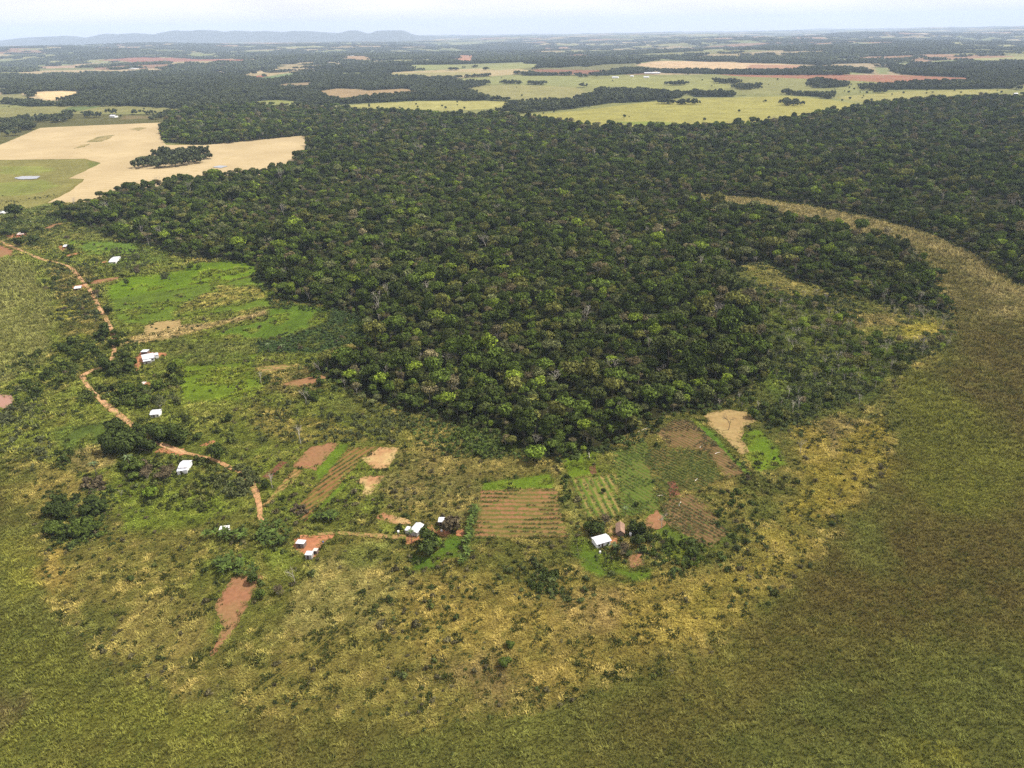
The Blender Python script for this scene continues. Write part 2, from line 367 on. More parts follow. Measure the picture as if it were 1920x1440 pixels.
class MB:
    def __init__(s): s.v = []; s.f = []
    def box(s, c, d, rz=0, slope=0):
        n = len(s.v); c_, s_ = math.cos(rz), math.sin(rz)
        for z in (-.5, .5):
            for x, y in ((-.5, -.5), (.5, -.5), (.5, .5), (-.5, .5)):
                X, Y = x * d[0], y * d[1]
                s.v.append((c[0] + X * c_ - Y * s_, c[1] + X * s_ + Y * c_, c[2] + z * d[2] + slope * Y))
        for q in ((3,2,1,0),(4,5,6,7),(0,1,5,4),(1,2,6,5),(2,3,7,6),(3,0,4,7)): s.f.append([n + i for i in q])
        return s
    def quad(s, a, b, c, d):
        n = len(s.v); s.v += [tuple(a), tuple(b), tuple(c), tuple(d)]; s.f.append([n, n+1, n+2, n+3]); return s
    def tube(s, pts, rad, k=5):
        n0 = len(s.v)
        pts = [np.array(p, float) for p in pts]
        for i, p in enumerate(pts):
            d = pts[min(i+1, len(pts)-1)] - pts[max(i-1, 0)]; d /= np.linalg.norm(d) + 1e-9
            a = np.cross(d, (0, 1, 0) if abs(d[1]) < .8 else (1, 0, 0)); a /= np.linalg.norm(a); b = np.cross(d, a)
            for j in range(k):
                t = 2 * math.pi * j / k
                s.v.append(tuple(p + rad[i] * (a * math.cos(t) + b * math.sin(t))))
        for i in range(len(pts) - 1):
            for j in range(k):
                q = n0 + i * k
                s.f.append([q + j, q + (j + 1) % k, q + k + (j + 1) % k, q + k + j])
        return s
    def mesh(s, name, mat=None):
        me = bpy.data.meshes.new(name); me.from_pydata(s.v, [], s.f); me.update()
        if mat: me.materials.append(mat)
        return me

# ------------------------------------------------------------------ materials
def newmat(name, rough=.9, spec=.15):
    m = bpy.data.materials.new(name); m.use_nodes = True
    nt = m.node_tree; b = nt.nodes['Principled BSDF']
    b.inputs['Roughness'].default_value = rough
    b.inputs['Specular IOR Level'].default_value = spec
    return m, nt, b
def nd(nt, typ, **kw):
    n = nt.nodes.new(typ)
    for k, v in kw.items(): setattr(n, k, v)
    return n
def noise(nt, vec, scale, detail=4, rough=.6):
    n = nd(nt, 'ShaderNodeTexNoise'); n.inputs['Scale'].default_value = scale
    n.inputs['Detail'].default_value = detail; n.inputs['Roughness'].default_value = rough
    nt.links.new(vec, n.inputs['Vector']); return n.outputs['Fac']
def mrange(nt, v, a, b, c, d):
    n = nd(nt, 'ShaderNodeMapRange'); nt.links.new(v, n.inputs[0])
    for i, q in enumerate((a, b, c, d)): n.inputs[i + 1].default_value = q
    return n.outputs[0]
def mixc(nt, mode, f, a, b):
    n = nd(nt, 'ShaderNodeMix', data_type='RGBA', blend_type=mode)
    for inp, v in ((n.inputs['Factor'], f), (n.inputs[6], a), (n.inputs[7], b)):
        if hasattr(v, 'links'): nt.links.new(v, inp)
        elif isinstance(v, (int, float)): inp.default_value = v
        else: inp.default_value = (*[float(q) for q in v], 1)
    return n.outputs[2]
def math_(nt, op, a, b=None):
    n = nd(nt, 'ShaderNodeMath', operation=op)
    for i, v in enumerate((a, b)):
        if v is None: continue
        if hasattr(v, 'links'): nt.links.new(v, n.inputs[i])
        else: n.inputs[i].default_value = v
    return n.outputs[0]
def bump(nt, b, h, strength, dist):
    n = nd(nt, 'ShaderNodeBump'); n.inputs['Strength'].default_value = strength; n.inputs['Distance'].default_value = dist
    nt.links.new(h, n.inputs['Height']); nt.links.new(n.outputs[0], b.inputs['Normal'])

def m_ground():
    m, nt, b = newmat('ground_earth', .95, .05)
    g = nd(nt, 'ShaderNodeNewGeometry').outputs['Position']
    at_ = nd(nt, 'ShaderNodeAttribute', attribute_name='col').outputs['Color']
    n1 = noise(nt, g, .55, 5, .7); n2 = noise(nt, g, .13, 4, .6); n3 = noise(nt, g, .02, 4, .6); n4 = noise(nt, g, 1.7, 3, .7)
    c = mixc(nt, 'MULTIPLY', 1.0, at_, mrange(nt, n1, .3, .7, .62, 1.35))
    c = mixc(nt, 'MULTIPLY', 1.0, c, mrange(nt, n2, .3, .7, .78, 1.2))
    c = mixc(nt, 'MULTIPLY', 1.0, c, mrange(nt, n3, .3, .7, .85, 1.15))
    c = mixc(nt, 'MULTIPLY', mrange(nt, n4, .48, .6, 0, .6), c, (1.25, 1.05, .75))
    nt.links.new(c, b.inputs['Base Color'])
    bump(nt, b, n1, .8, 1.2)
    return m
def m_leaf(name, trans=0.0, var=.5):
    m, nt, b = newmat(name, .85, .1)
    a = nd(nt, 'ShaderNodeAttribute', attribute_name='tint', attribute_type='INSTANCER').outputs['Color']
    tc = nd(nt, 'ShaderNodeNewGeometry').outputs['Position']
    n1 = noise(nt, tc, .35, 3, .6)
    ri = nd(nt, 'ShaderNodeNewGeometry').outputs['Random Per Island']
    c = mixc(nt, 'MULTIPLY', 1.0, a, mrange(nt, n1, .3, .7, 1 - var * .5, 1 + var * .5))
    c = mixc(nt, 'MULTIPLY', 1.0, c, mrange(nt, ri, 0, 1, 1 - var, 1 + var))
    nt.links.new(c, b.inputs['Base Color'])
    return m
def m_plain(name, col, var=.2, scale=2.0, rough=.8, spec=.2, b_=.0, metal=0):
    m, nt, b = newmat(name, rough, spec)
    g = nd(nt, 'ShaderNodeTexCoord').outputs['Object']
    n1 = noise(nt, g, scale, 5, .65)
    c = mixc(nt, 'MULTIPLY', 1.0, tuple(col), mrange(nt, n1, .3, .7, 1 - var, 1 + var))
    nt.links.new(c, b.inputs['Base Color']); b.inputs['Metallic'].default_value = metal
    if b_: bump(nt, b, n1, b_, .1)
    return m
def m_soil(name, c1, c2, rows=None, rowdir=0.0, rowmix=.6, grass=None, gthr=.55, big=.06, gscale=.35):
    """soil or crop sheet; rows=(spacing m, colour) real strips of another plant or soil"""
    m, nt, b = newmat(name, .95, .05)
    g = nd(nt, 'ShaderNodeNewGeometry').outputs['Position']
    n1 = noise(nt, g, .5, 5, .7); n2 = noise(nt, g, big, 4, .6); n3 = noise(nt, g, gscale, 5, .75)
    c = mixc(nt, 'MIX', mrange(nt, n2, .38, .62, 0, 1), tuple(c1), tuple(c2))
    c = mixc(nt, 'MULTIPLY', 1.0, c, mrange(nt, n1, .3, .7, .78, 1.22))
    hgt = n1
    if rows:
        mp = nd(nt, 'ShaderNodeMapping'); mp.inputs['Rotation'].default_value = (0, 0, -rowdir)
        nt.links.new(g, mp.inputs['Vector'])
        sx = nd(nt, 'ShaderNodeSeparateXYZ'); nt.links.new(mp.outputs[0], sx.inputs[0])
        yy = math_(nt, 'ADD', sx.outputs[1], mrange(nt, n2, 0, 1, -1.0, 1.0))
        w = math_(nt, 'SINE', math_(nt, 'MULTIPLY', yy, 2 * math.pi / rows[0]))
        w = math_(nt, 'ADD', w, mrange(nt, n3, .3, .7, -1.1, 1.1))
        f = mrange(nt, w, -.2, .6, 0, rowmix)
        c = mixc(nt, 'MIX', f, c, tuple(rows[1])); hgt = w
    if grass is not None:
        f = mrange(nt, n3, gthr, gthr + .07, 0, .85)
        c = mixc(nt, 'MIX', f, c, tuple(grass))
    nt.links.new(c, b.inputs['Base Color'])
    bump(nt, b, hgt, .6, .25)
    return m
MG = m_ground()
ML = m_leaf('leaves'); MT = m_leaf('grass_blades', var=.4)
MBARK = m_plain('bark', (.10, .085, .065), .3, 3)
MPALE = m_plain('pale_bark', (.33, .30, .25), .25, 3)
MDEADB = m_plain('dead_bark', (.05, .042, .035), .3, 3)

# ------------------------------------------------------------------ sky, sun, haze
w = bpy.data.worlds.new('World'); SC.world = w; w.use_nodes = True
SUN_AZ, SUN_EL = math.radians(12), math.radians(55)     # azimuth measured from +X towards +Y
nt = w.node_tree; bg = nt.nodes['Background']
sky = nt.nodes.new('ShaderNodeTexSky'); sky.sky_type = 'NISHITA'; sky.sun_disc = False
sky.sun_elevation = SUN_EL; sky.sun_rotation = math.radians(90) - SUN_AZ
sky.altitude = 0; sky.air_density = 1.0; sky.dust_density = 2.5; sky.ozone_density = 1.5
tc = nt.nodes.new('ShaderNodeTexCoord')
mp = nt.nodes.new('ShaderNodeMapping'); mp.inputs['Scale'].default_value = (2.0, 2.0, 14.0)
nt.links.new(tc.outputs['Generated'], mp.inputs['Vector'])
cn = noise(nt, mp.outputs[0], 2.2, 6, .6)
sk = mixc(nt, 'MIX', mrange(nt, cn, .3, .75, .5, .75), sky.outputs[0], (18.0, 16.6, 16.0))
nt.links.new(sk, bg.inputs['Color']); bg.inputs['Strength'].default_value = 0.064
sl = bpy.data.lights.new('sun', 'SUN'); sl.energy = 5.0; sl.angle = math.radians(.55); sl.color = (1, .935, .83)
so = bpy.data.objects.new('sun', sl); COL.objects.link(so)
sv = Vector((math.cos(SUN_EL) * math.cos(SUN_AZ), math.cos(SUN_EL) * math.sin(SUN_AZ), math.sin(SUN_EL)))
so.rotation_euler = sv.to_track_quat('Z', 'Y').to_euler(); so.location = (0, 0, 900)

HZ = True
if HZ:
    hb = MB().box((0, 0, 305), (92000, 92000, 870))
    me = hb.mesh('haze')
    m = bpy.data.materials.new('haze_air'); m.use_nodes = True; nt = m.node_tree
    for n in list(nt.nodes):
        if n.type == 'BSDF_PRINCIPLED': nt.nodes.remove(n)
    out = [n for n in nt.nodes if n.type == 'OUTPUT_MATERIAL'][0]
    pv = nt.nodes.new('ShaderNodeVolumePrincipled')
    pv.inputs['Color'].default_value = (.59, .75, 1.0, 1)
    pv.inputs['Density'].default_value = 4.2e-5
    pv.inputs['Anisotropy'].default_value = .0
    nt.links.new(pv.outputs[0], out.inputs['Volume'])
    me.materials.append(m)
    obj('haze', me, kind='stuff', label='thin blue haze over the whole plain')

SC.view_settings.view_transform = 'Standard'; SC.view_settings.look = 'None'
SC.view_settings.exposure = 0.70; SC.view_settings.gamma = 1.0
SC.cycles.max_bounces = 4; SC.cycles.diffuse_bounces = 2; SC.cycles.glossy_bounces = 1
SC.cycles.volume_bounces = 0; SC.cycles.use_adaptive_sampling = False; SC.cycles.use_denoising = False; SC.cycles.sample_clamp_indirect = 3.0; SC.cycles.sample_clamp_direct = 14.0

# ------------------------------------------------------------------ ground: one sheet out to the horizon
def ground():
    rs = [0.0, 30, 60, 85, 105]
    r = 110.0
    while r < 44000:
        rs.append(r); r *= 1.0052 if r < 6000 else 1.009
    rs = np.array(rs)
    th = np.concatenate([np.linspace(-180, -52, 40, endpoint=False), np.linspace(-52, -41, 30, endpoint=False), np.linspace(-41, 41, 380, endpoint=False), np.linspace(41, 52, 30, endpoint=False), np.linspace(52, 180, 40, endpoint=False)])
    th = np.radians(th); n = len(th)
    RR, TT = np.meshgrid(rs[1:], th, indexing='ij')
    X = (RR * np.sin(TT)).ravel(); Y = (RR * np.cos(TT)).ravel()
    X = np.concatenate([[0], X]); Y = np.concatenate([[0], Y])
    Z = height(X, Y)
    V = np.stack([X, Y, Z], 1)
    k = len(rs) - 1
    I, J = np.meshgrid(np.arange(k - 1), np.arange(n), indexing='ij')
    a = 1 + I * n + J; b = 1 + I * n + (J + 1) % n; c = b + n; d = a + n
    Q = np.stack([a.ravel(), d.ravel(), c.ravel(), b.ravel()], 1)
    # centre fan as degenerate-free quads: close with triangles in a second pass
    me = mesh_np('ground', V, Q, MG, True)
    C = colmap(X, Y)
    at_ = me.color_attributes.new('col', 'FLOAT_COLOR', 'POINT')
    at_.data.foreach_set('color', np.concatenate([C, np.ones((len(C), 1))], 1).astype(np.float32).ravel())
    o = obj('ground', me, kind='structure', label='plain of marsh, pasture and scrub')
    # the disc straight under the camera
    j = np.arange(n)
    me2 = mesh_np('g2', V[:1 + n], np.stack([np.zeros(n, int), 1 + j, 1 + (j + 1) % n], 1), MG)
    at_ = me2.color_attributes.new('col', 'FLOAT_COLOR', 'POINT')
    at_.data.foreach_set('color', np.concatenate([C[:1 + n], np.ones((1 + n, 1))], 1).astype(np.float32).ravel())
    import bmesh
    bm = bmesh.new(); bm.from_mesh(me); bm.from_mesh(me2); bm.to_mesh(me); bm.free(); bpy.data.meshes.remove(me2)
    me.update()
ground()

# ------------------------------------------------------------------ mountains
def mountains():
    prof = [(-260,86),(-180,80),(-100,78),(0,76),(40,71),(60,70),(80,69),(120,67),(145,71),(160,72),(185,65),(200,63),(215,65),(250,62),(290,65),(310,60),(330,57),(355,58),(375,56),(400,57),(420,60),(440,57),(470,59),(500,58),(530,60),(548,58),(575,58),(600,60),(635,62),(655,57),(668,57),(684,62),(692,63),(705,58),(720,57),(755,57),(768,63),(785,67),(850,69),(895,66.5),(920,68.5),(985,68),(1000,68.5),(1100,69)]
    D = 27000.0
    xs = []; zs = []
    for px, py in prof:
        d = fw * F + CR * (px - W/2) + CU * (H/2 - py)
        t = D / d[1]; xs.append(d[0] * t); zs.append(CH + d[2] * t)
    X = np.linspace(xs[0], xs[-1], 420); Zt = np.interp(X, xs, zs)
    Yo = np.concatenate([np.linspace(-4200, 0, 40), np.linspace(300, 5000, 16)])
    XX, YY = np.meshgrid(X, Yo, indexing='ij')
    s = np.where(YY < 0, 1 - sstep(0, 1, -YY / 4200) , 1 - sstep(0, 1, YY / 5000))
    rid = np.abs(fbm(XX, YY * .45, 1500, 61, 4) - .5) * 2
    spur = 1 - .55 * rid * np.clip(-YY / 700, 0, 1)
    ZZ = -60 + (Zt[:, None] + 60) * s ** 1.2 * np.where(YY < 0, spur, 1)
    V = np.stack([XX.ravel(), (YY + D).ravel(), ZZ.ravel()], 1)
    n = len(Yo); I, J = np.meshgrid(np.arange(len(X) - 1), np.arange(n - 1), indexing='ij')
    a = (I * n + J).ravel()
    me = mesh_np('mountains', V, np.stack([a, a + n, a + n + 1, a + 1], 1), m_plain('mountain_forest', S(78,84,62), .35, .0012), True)
    obj('mountains', me, kind='structure', label='low blue flat-topped mountain range')
mountains()

# ------------------------------------------------------------------ plants: source meshes
def quads_from(C, Nn, size, rng, asp=1.0, jit=.38):
    n = len(C)
    N_ = Nn + rng.normal(0, jit, (n, 3)); N_ /= np.linalg.norm(N_, axis=1)[:, None] + 1e-9
    A = np.cross(N_, rng.normal(0, 1, (n, 3))); A /= np.linalg.norm(A, axis=1)[:, None] + 1e-9
    B = np.cross(N_, A)
    s = (size * rng.uniform(.6, 1.3, n))[:, None]
    A = A * s * .5 * asp; B = B * s * .5
    o = N_ * s * .18
    V = np.stack([C - A - B - o, C + A * .9 - B + o * .5, C + A + B * .8 - o, C - A * .7 + B + o], 1).reshape(-1, 3)
    Fq = np.arange(4 * n).reshape(n, 4)
    return V, Fq
def crown_vf(seed, Rr=5.0, Hh=6.0, lobes=9, nq=620, leaf=1.05, flat=0.0, gaps=.0):
    rng = np.random.default_rng(seed)
    Ls = []
    for i in range(lobes):
        a = rng.uniform(0, 2*np.pi); q = math.sqrt(rng.uniform(0, 1)) * .68
        z = rng.uniform(.28, .80) if i else .72
        q *= 1 - .5 * max(0, z - .5) / .35
        z = z * (1 - flat) + .7 * flat
        Ls.append((Rr * q * math.cos(a), Rr * q * math.sin(a), Hh * z, Rr * rng.uniform(.34, .52)))
    Cs = []; Ns = []
    per = nq // lobes
    for (x, y, z, r) in Ls:
        d = rng.normal(0, 1, (per, 3)); d /= np.linalg.norm(d, axis=1)[:, None]
        d[:, 2] = np.abs(d[:, 2]) * np.where(rng.uniform(0, 1, per) < .8, 1, -1)
        rr = r * rng.uniform(.72, 1.08, per)[:, None]
        c = np.array([x, y, z]) + d * rr * np.array([1, 1, .72 * (1 - flat * .5) * min(1.2, Hh / Rr)])
        Cs.append(c); Ns.append(d)
    C = np.concatenate(Cs); N_ = np.concatenate(Ns)
    if gaps:
        k = rng.uniform(0, 1, len(C)) > gaps; C = C[k]; N_ = N_[k]
    C[:, 2] = np.maximum(C[:, 2], .3)
    return quads_from(C, N_, leaf, rng)
def trunk_mb(seed, h, r, spread, Hc, nb=5):
    rr = random.Random(seed); mb = MB()
    lean = (rr.uniform(-.05, .05) * h, rr.uniform(-.05, .05) * h)
    mb.tube([(0, 0, -.3), (lean[0] * .5, lean[1] * .5, h * .5), (lean[0], lean[1], h)], [r, r * .75, r * .55], 6)
    for i in range(nb):
        a = 2 * math.pi * (i + rr.uniform(-.3, .3)) / nb; e = spread * rr.uniform(.5, .9)
        z0 = h * rr.uniform(.75, 1.0)
        p0 = (lean[0], lean[1], z0); p1 = (lean[0] + math.cos(a) * e * .5, lean[1] + math.sin(a) * e * .5, z0 + Hc * .35)
        p2 = (lean[0] + math.cos(a) * e, lean[1] + math.sin(a) * e, z0 + Hc * rr.uniform(.45, .7))
        mb.tube([p0, p1, p2], [r * .5, r * .32, r * .12], 4)
    return mb
def join_mesh(name, V1, F1, mats, mb, m2):
    """leaf quads + trunk into one mesh (only used for the uncountable forest)"""
    me = bpy.data.meshes.new(name)
    V = [tuple(v) for v in V1] + mb.v; n = len(V1)
    Fc = [tuple(f) for f in F1] + [[n + i for i in f] for f in mb.f]
    me.from_pydata(V, [], Fc); me.update()
    me.materials.append(mats); me.materials.append(m2)
    mi = np.zeros(len(Fc), np.int32); mi[len(F1):] = 1
    me.polygons.foreach_set('material_index', mi)
    return me
def bare_mb(seed, h=9.0, r=.22, depth=4, spread=.75):
    rr = random.Random(seed); mb = MB()
    def br(p, d, L, rad, k):
        q = p + d * L
        mid = p + d * L * .5 + np.array([rr.uniform(-.06, .06) * L, rr.uniform(-.06, .06) * L, 0])
        mb.tube([p, mid, q], [rad, rad * .8, rad * .6], 4 if k > 1 else 3)
        if k <= 0: return
        n = 3 if k >= 2 else 4
        for i in range(n):
            e = np.array([rr.gauss(0, 1), rr.gauss(0, 1), rr.gauss(0, .5)]) * spread
            nd_ = d + e * .9; nd_[2] = max(nd_[2], .12); nd_ /= np.linalg.norm(nd_)
            br(q if i else p + d * L * .8, nd_, L * rr.uniform(.5, .75), rad * .55, k - 1)
    br(np.array([0, 0, -.2]), np.array([rr.uniform(-.06, .06), rr.uniform(-.06, .06), 1.0]), h * .42, r, depth)
    return mb
def fronds_vf(n, L, wd, droop, up, seed, z0, seg=5):
    rng = np.random.default_rng(seed); V = []; Fc = []
    for i in range(n):
        a = 2 * np.pi * i / n * 1.0 + rng.uniform(-.3, .3); e = rng.uniform(*up); l = L * rng.uniform(.75, 1.1)
        ca, sa = math.cos(a), math.sin(a); pts = []
        x = 0; z = z0; ang = e
        for k in range(seg + 1):
            pts.append((x, z)); x += l / seg * math.cos(ang); z += l / seg * math.sin(ang); ang -= droop / seg
        b0 = len(V)
        for k, (x, z) in enumerate(pts):
            t = k / seg; hw = wd * .5 * math.sin(math.pi * min(1, .12 + .85 * t)) + .02
            for s, dz in ((-1, .10 * wd), (0, 0), (1, .10 * wd)):
                V.append((ca * x - sa * hw * s, sa * x + ca * hw * s, z + dz))
        for k in range(seg):
            for q in (0, 1):
                p = b0 + k * 3 + q; Fc.append([p, p + 1, p + 4, p + 3])
    return np.array(V), np.array(Fc)
def tuft_vf(seed, n, h, wd, spread, lean=.5):
    """clump of arching blades"""
    rng = np.random.default_rng(seed); V = []; Fc = []
    for i in range(n):
        a = rng.uniform(0, 2*np.pi); q = spread * math.sqrt(rng.uniform(0, 1)) * .5
        x, y = q * math.cos(a), q * math.sin(a); b = a + rng.uniform(-1, 1); l = h * rng.uniform(.6, 1.1)
        dx, dy = math.cos(b), math.sin(b); px, py = -dy * wd, dx * wd; ln = lean * rng.uniform(.4, 1.3)
        m = (x + dx * l * ln * .35, y + dy * l * ln * .35, l * .62); t = (x + dx * l * ln, y + dy * l * ln, l * rng.uniform(.7, 1))
        k = len(V)
        V += [(x - px, y - py, -.05), (x + px, y + py, -.05), (m[0] + px, m[1] + py, m[2]), (m[0] - px, m[1] - py, m[2]), (t[0] + px*.4, t[1] + py*.4, t[2]), (t[0] - px*.4, t[1] - py*.4, t[2])]
        Fc += [[k, k+1, k+2, k+3], [k+3, k+2, k+4, k+5]]
    return np.array(V), np.array(Fc)

POOLS = {}
def pool(key, meshes):
    c = bpy.data.collections.new(key)
    for i, me in enumerate(meshes):
        o = bpy.data.objects.new('%s_%02d' % (key, i), me); c.objects.link(o)
    POOLS[key] = c; return c
# crowns: (key, mesh, crown radius, crown height) ; unit scale = metres
CROWN = []
specs = [(1,4.6,5.6,9,.0,.0),(2,5.2,5.0,11,.15,.0),(3,4.4,6.6,9,.0,.05),(4,5.6,4.2,12,.45,.05),(5,4.2,5.4,7,.0,.0),(6,5.0,6.0,12,.0,.1)]
for sd, rr_, hh_, lb, fl, gp in specs:
    V, Fq = crown_vf(sd, rr_, hh_, lb, 900, .82, fl, gp)
    CROWN.append((V, Fq, rr_, hh_))
V, Fq = crown_vf(9, 4.8, 5.5, 10, 520, .55, 0, .1); CROWN.append((V, Fq, 4.8, 5.5))      # thin, twiggy
V, Fq = crown_vf(10, 5.6, 3.4, 10, 520, .6, .7, .1); CROWN.append((V, Fq, 5.6, 3.4))     # thin umbrella
TR_H = [4.0, 4.6, 4.2, 6.0, 3.6, 4.2, 5.0, 6.5]
LONE_H = [1.8, 2.2, 1.8, 2.8, 1.4, 1.8, 2.4, 3.4]
CML, TML = [], []
CM = []; TM = []; FM = []
for i, (V, Fq, rr_, hh_) in enumerate(CROWN):
    th = TR_H[i]
    V2 = V + np.array([0, 0, th - hh_ * .12])
    CM.append(mesh_np('crown', V2, Fq, ML))
    tmb = trunk_mb(i + 3, th, .26, rr_, hh_, 7 if i >= 6 else 5)
    TM.append(tmb.mesh('trunk', MPALE if i >= 6 else MBARK))
    CML.append(mesh_np('crown', V + np.array([0, 0, LONE_H[i] - hh_ * .1]), Fq, ML)); TML.append(trunk_mb(i + 13, LONE_H[i], .26, rr_, hh_, 6).mesh('trunk', MPALE if i >= 6 else MBARK))
    FM.append(join_mesh('forest_tree', V2, Fq, ML, tmb, MPALE if i >= 6 else MBARK))
BARE = [bare_mb(s, h, .2, 4).mesh('bare_tree', MPALE if s != 23 else MDEADB) for s, h in ((21, 10.0), (22, 11.5), (23, 9.0))]
pool('canopy', FM + BARE[:2])

def instancer(name, pts, sc, idx, tint, key, **kw):
    n = len(pts)
    me = bpy.data.meshes.new(name); me.vertices.add(n); me.vertices.foreach_set('co', np.asarray(pts, np.float32).ravel())
    def att(nm, ty, arr, fld):
        a = me.attributes.new(nm, ty, 'POINT'); a.data.foreach_set(fld, np.asarray(arr).ravel())
    att('scl', 'FLOAT_VECTOR', np.asarray(sc, np.float32), 'vector')
    rt = np.zeros((n, 3), np.float32); rt[:, 2] = RNG.uniform(0, 6.283, n); rt[:, :2] = RNG.normal(0, .05, (n, 2))
    att('rot', 'FLOAT_VECTOR', rt, 'vector')
    att('idx', 'INT', np.asarray(idx, np.int32), 'value')
    att('tint', 'FLOAT_COLOR', np.concatenate([tint, np.ones((n, 1))], 1).astype(np.float32), 'color')
    g = bpy.data.node_groups.new(name, 'GeometryNodeTree')
    g.interface.new_socket('Geometry', in_out='INPUT', socket_type='NodeSocketGeometry')
    g.interface.new_socket('Geometry', in_out='OUTPUT', socket_type='NodeSocketGeometry')
    gi = g.nodes.new('NodeGroupInput'); go = g.nodes.new('NodeGroupOutput')
    ci = g.nodes.new('GeometryNodeCollectionInfo'); ci.inputs['Collection'].default_value = POOLS[key]
    ci.inputs['Separate Children'].default_value = True; ci.inputs['Reset Children'].default_value = True
    ip = g.nodes.new('GeometryNodeInstanceOnPoints')
    def na(nm, ty):
        q = g.nodes.new('GeometryNodeInputNamedAttribute'); q.data_type = ty; q.inputs[0].default_value = nm; return q.outputs[0]
    g.links.new(gi.outputs[0], ip.inputs['Points']); g.links.new(ci.outputs[0], ip.inputs['Instance'])
    ip.inputs['Pick Instance'].default_value = True
    g.links.new(na('idx', 'INT'), ip.inputs['Instance Index'])
    e = g.nodes.new('FunctionNodeEulerToRotation'); g.links.new(na('rot', 'FLOAT_VECTOR'), e.inputs[0]); g.links.new(e.outputs[0], ip.inputs['Rotation'])
    g.links.new(na('scl', 'FLOAT_VECTOR'), ip.inputs['Scale'])
    g.links.new(ip.outputs[0], go.inputs[0])
    o = obj(name, me, kind='stuff', **kw)
    md = o.modifiers.new('scatter', 'NODES'); md.node_group = g
    return o

def jgrid(x0, x1, y0, y1, s, jit=.42):
    gx, gy = np.meshgrid(np.arange(x0, x1, s), np.arange(y0, y1, s))
    gx = gx.ravel() + RNG.uniform(-jit, jit, gx.size) * s; gy = gy.ravel() + RNG.uniform(-jit, jit, gy.size) * s
    return gx, gy
def infov(x, y, m=50):
    return np.abs(np.degrees(np.arctan2(x, y))) < m

# ------------------------------------------------------------------ forest
PAL = np.array([1.22, 1.28, 1.0]) * np.array([(.034,.046,.010),(.052,.072,.013),(.044,.052,.016),(.082,.082,.024),(.105,.135,.018),(.100,.084,.052),(.085,.090,.042),(.15,.125,.08),(.088,.070,.042)])
PALP = np.array([.30,.25,.17,.11,.045,.035,.06,.006,.024])
def forest_tints(x, y, green=1.0):
    n = len(x)
    k = RNG.choice(len(PAL), n, p=PALP)
    c = PAL[k] * RNG.uniform(.75, 1.3, n)[:, None]
    c *= (.8 + .4 * fbm(x, y, 70, 83, 3))[:, None]
    return c, k
PALP = PALP / PALP.sum()
def forest():
    x, y = jgrid(-1700, 2200, 300, 2350, 6.3)
    gx_ = 13 * (fbm(x, y, 30, 801, 3) - .5) * 2; gy_ = 13 * (fbm(x, y, 30, 811, 3) - .5) * 2
    k = infov(x, y) & inpoly(x + gx_, y + gy_, WFOREST)
    x, y = x[k], y[k]
    d = sdist(x, y, WFOREST)
    # a few openings with thin low growth
    op = fbm(x, y, 120, 301, 3)
    keep = (op < .70) | (RNG.uniform(0, 1, len(x)) < .45)
    r = np.hypot(x, y)
    keep &= (r < 1100) | (RNG.uniform(0, 1, len(x)) < .8)
    x, y, d, r = x[keep], y[keep], d[keep], r[keep]
    n = len(x)
    c, kk = forest_tints(x, y)
    ty = RNG.choice(6, n)
    thin = (kk == 5) | (kk == 8) | (kk == 7)
    ty = np.where(thin, RNG.choice([6, 6, 7, 2], n), ty)
    bare = RNG.uniform(0, 1, n) < .022
    ty = np.where(bare, RNG.choice([8, 9], n), ty)
    s = RNG.lognormal(-.16, .34, n) * (.8 + .4 * fbm(x, y, 50, 401, 2)) * (.72 + .28 * sstep(0, 14, d))
    s = np.clip(s * .94, .4, 1.8)
    s = np.where(r > 1100, s * 1.12, s)
    sz = s * RNG.uniform(.8, 1.35, n)
    order = np.argsort(r)
    ind = order[:260]; rest = order[260:]
    instancer('forest', np.stack([x, y, height(x, y)], 1)[rest], np.stack([s, s, sz], 1)[rest], ty[rest], c[rest], 'canopy', label='dense dark green subtropical forest')
    lab = {0:'dark green', 1:'mid green', 2:'deep green', 3:'olive green', 4:'bright yellow-green', 5:'brownish half-bare', 6:'grey-green', 7:'pale tan', 8:'brown'}
    for i in ind:
        kind = lab[int(kk[i])]
        if ty[i] >= 8:
            o = obj('bare_tree', BARE[ty[i] - 8], None, (x[i], y[i], 0), label='leafless pale tree standing in the near edge of the forest', category='bare tree', group='leafless trees at the forest front')
            o.scale = (s[i], s[i], sz[i]); o.rotation_euler.z = R.uniform(0, 6.28); continue
        e = obj('forest_tree', None, None, (x[i], y[i], 0), label=kind + ' crowned tree packed in the near edge of the forest', category='tree', group=kind + ' trees at the forest front')
        e.empty_display_size = 1
        e.scale = (s[i], s[i], sz[i]); e.rotation_euler.z = R.uniform(0, 6.28)
        a = obj('crown', CM[ty[i]], e); a['tint'] = [float(q) for q in c[i]] + [1.0]
        obj('trunk', TM[ty[i]], e)
forest()

# understorey that fills the forest floor and its edges
BV = [crown_vf(s, 1.5, 1.9, 5, 170, .42, 0, .0) for s in (31, 32, 33)]
BUSHM = [mesh_np('bush', V - np.array([0, 0, .25]), Fq, ML) for V, Fq in BV]
pool('shrubs', BUSHM)

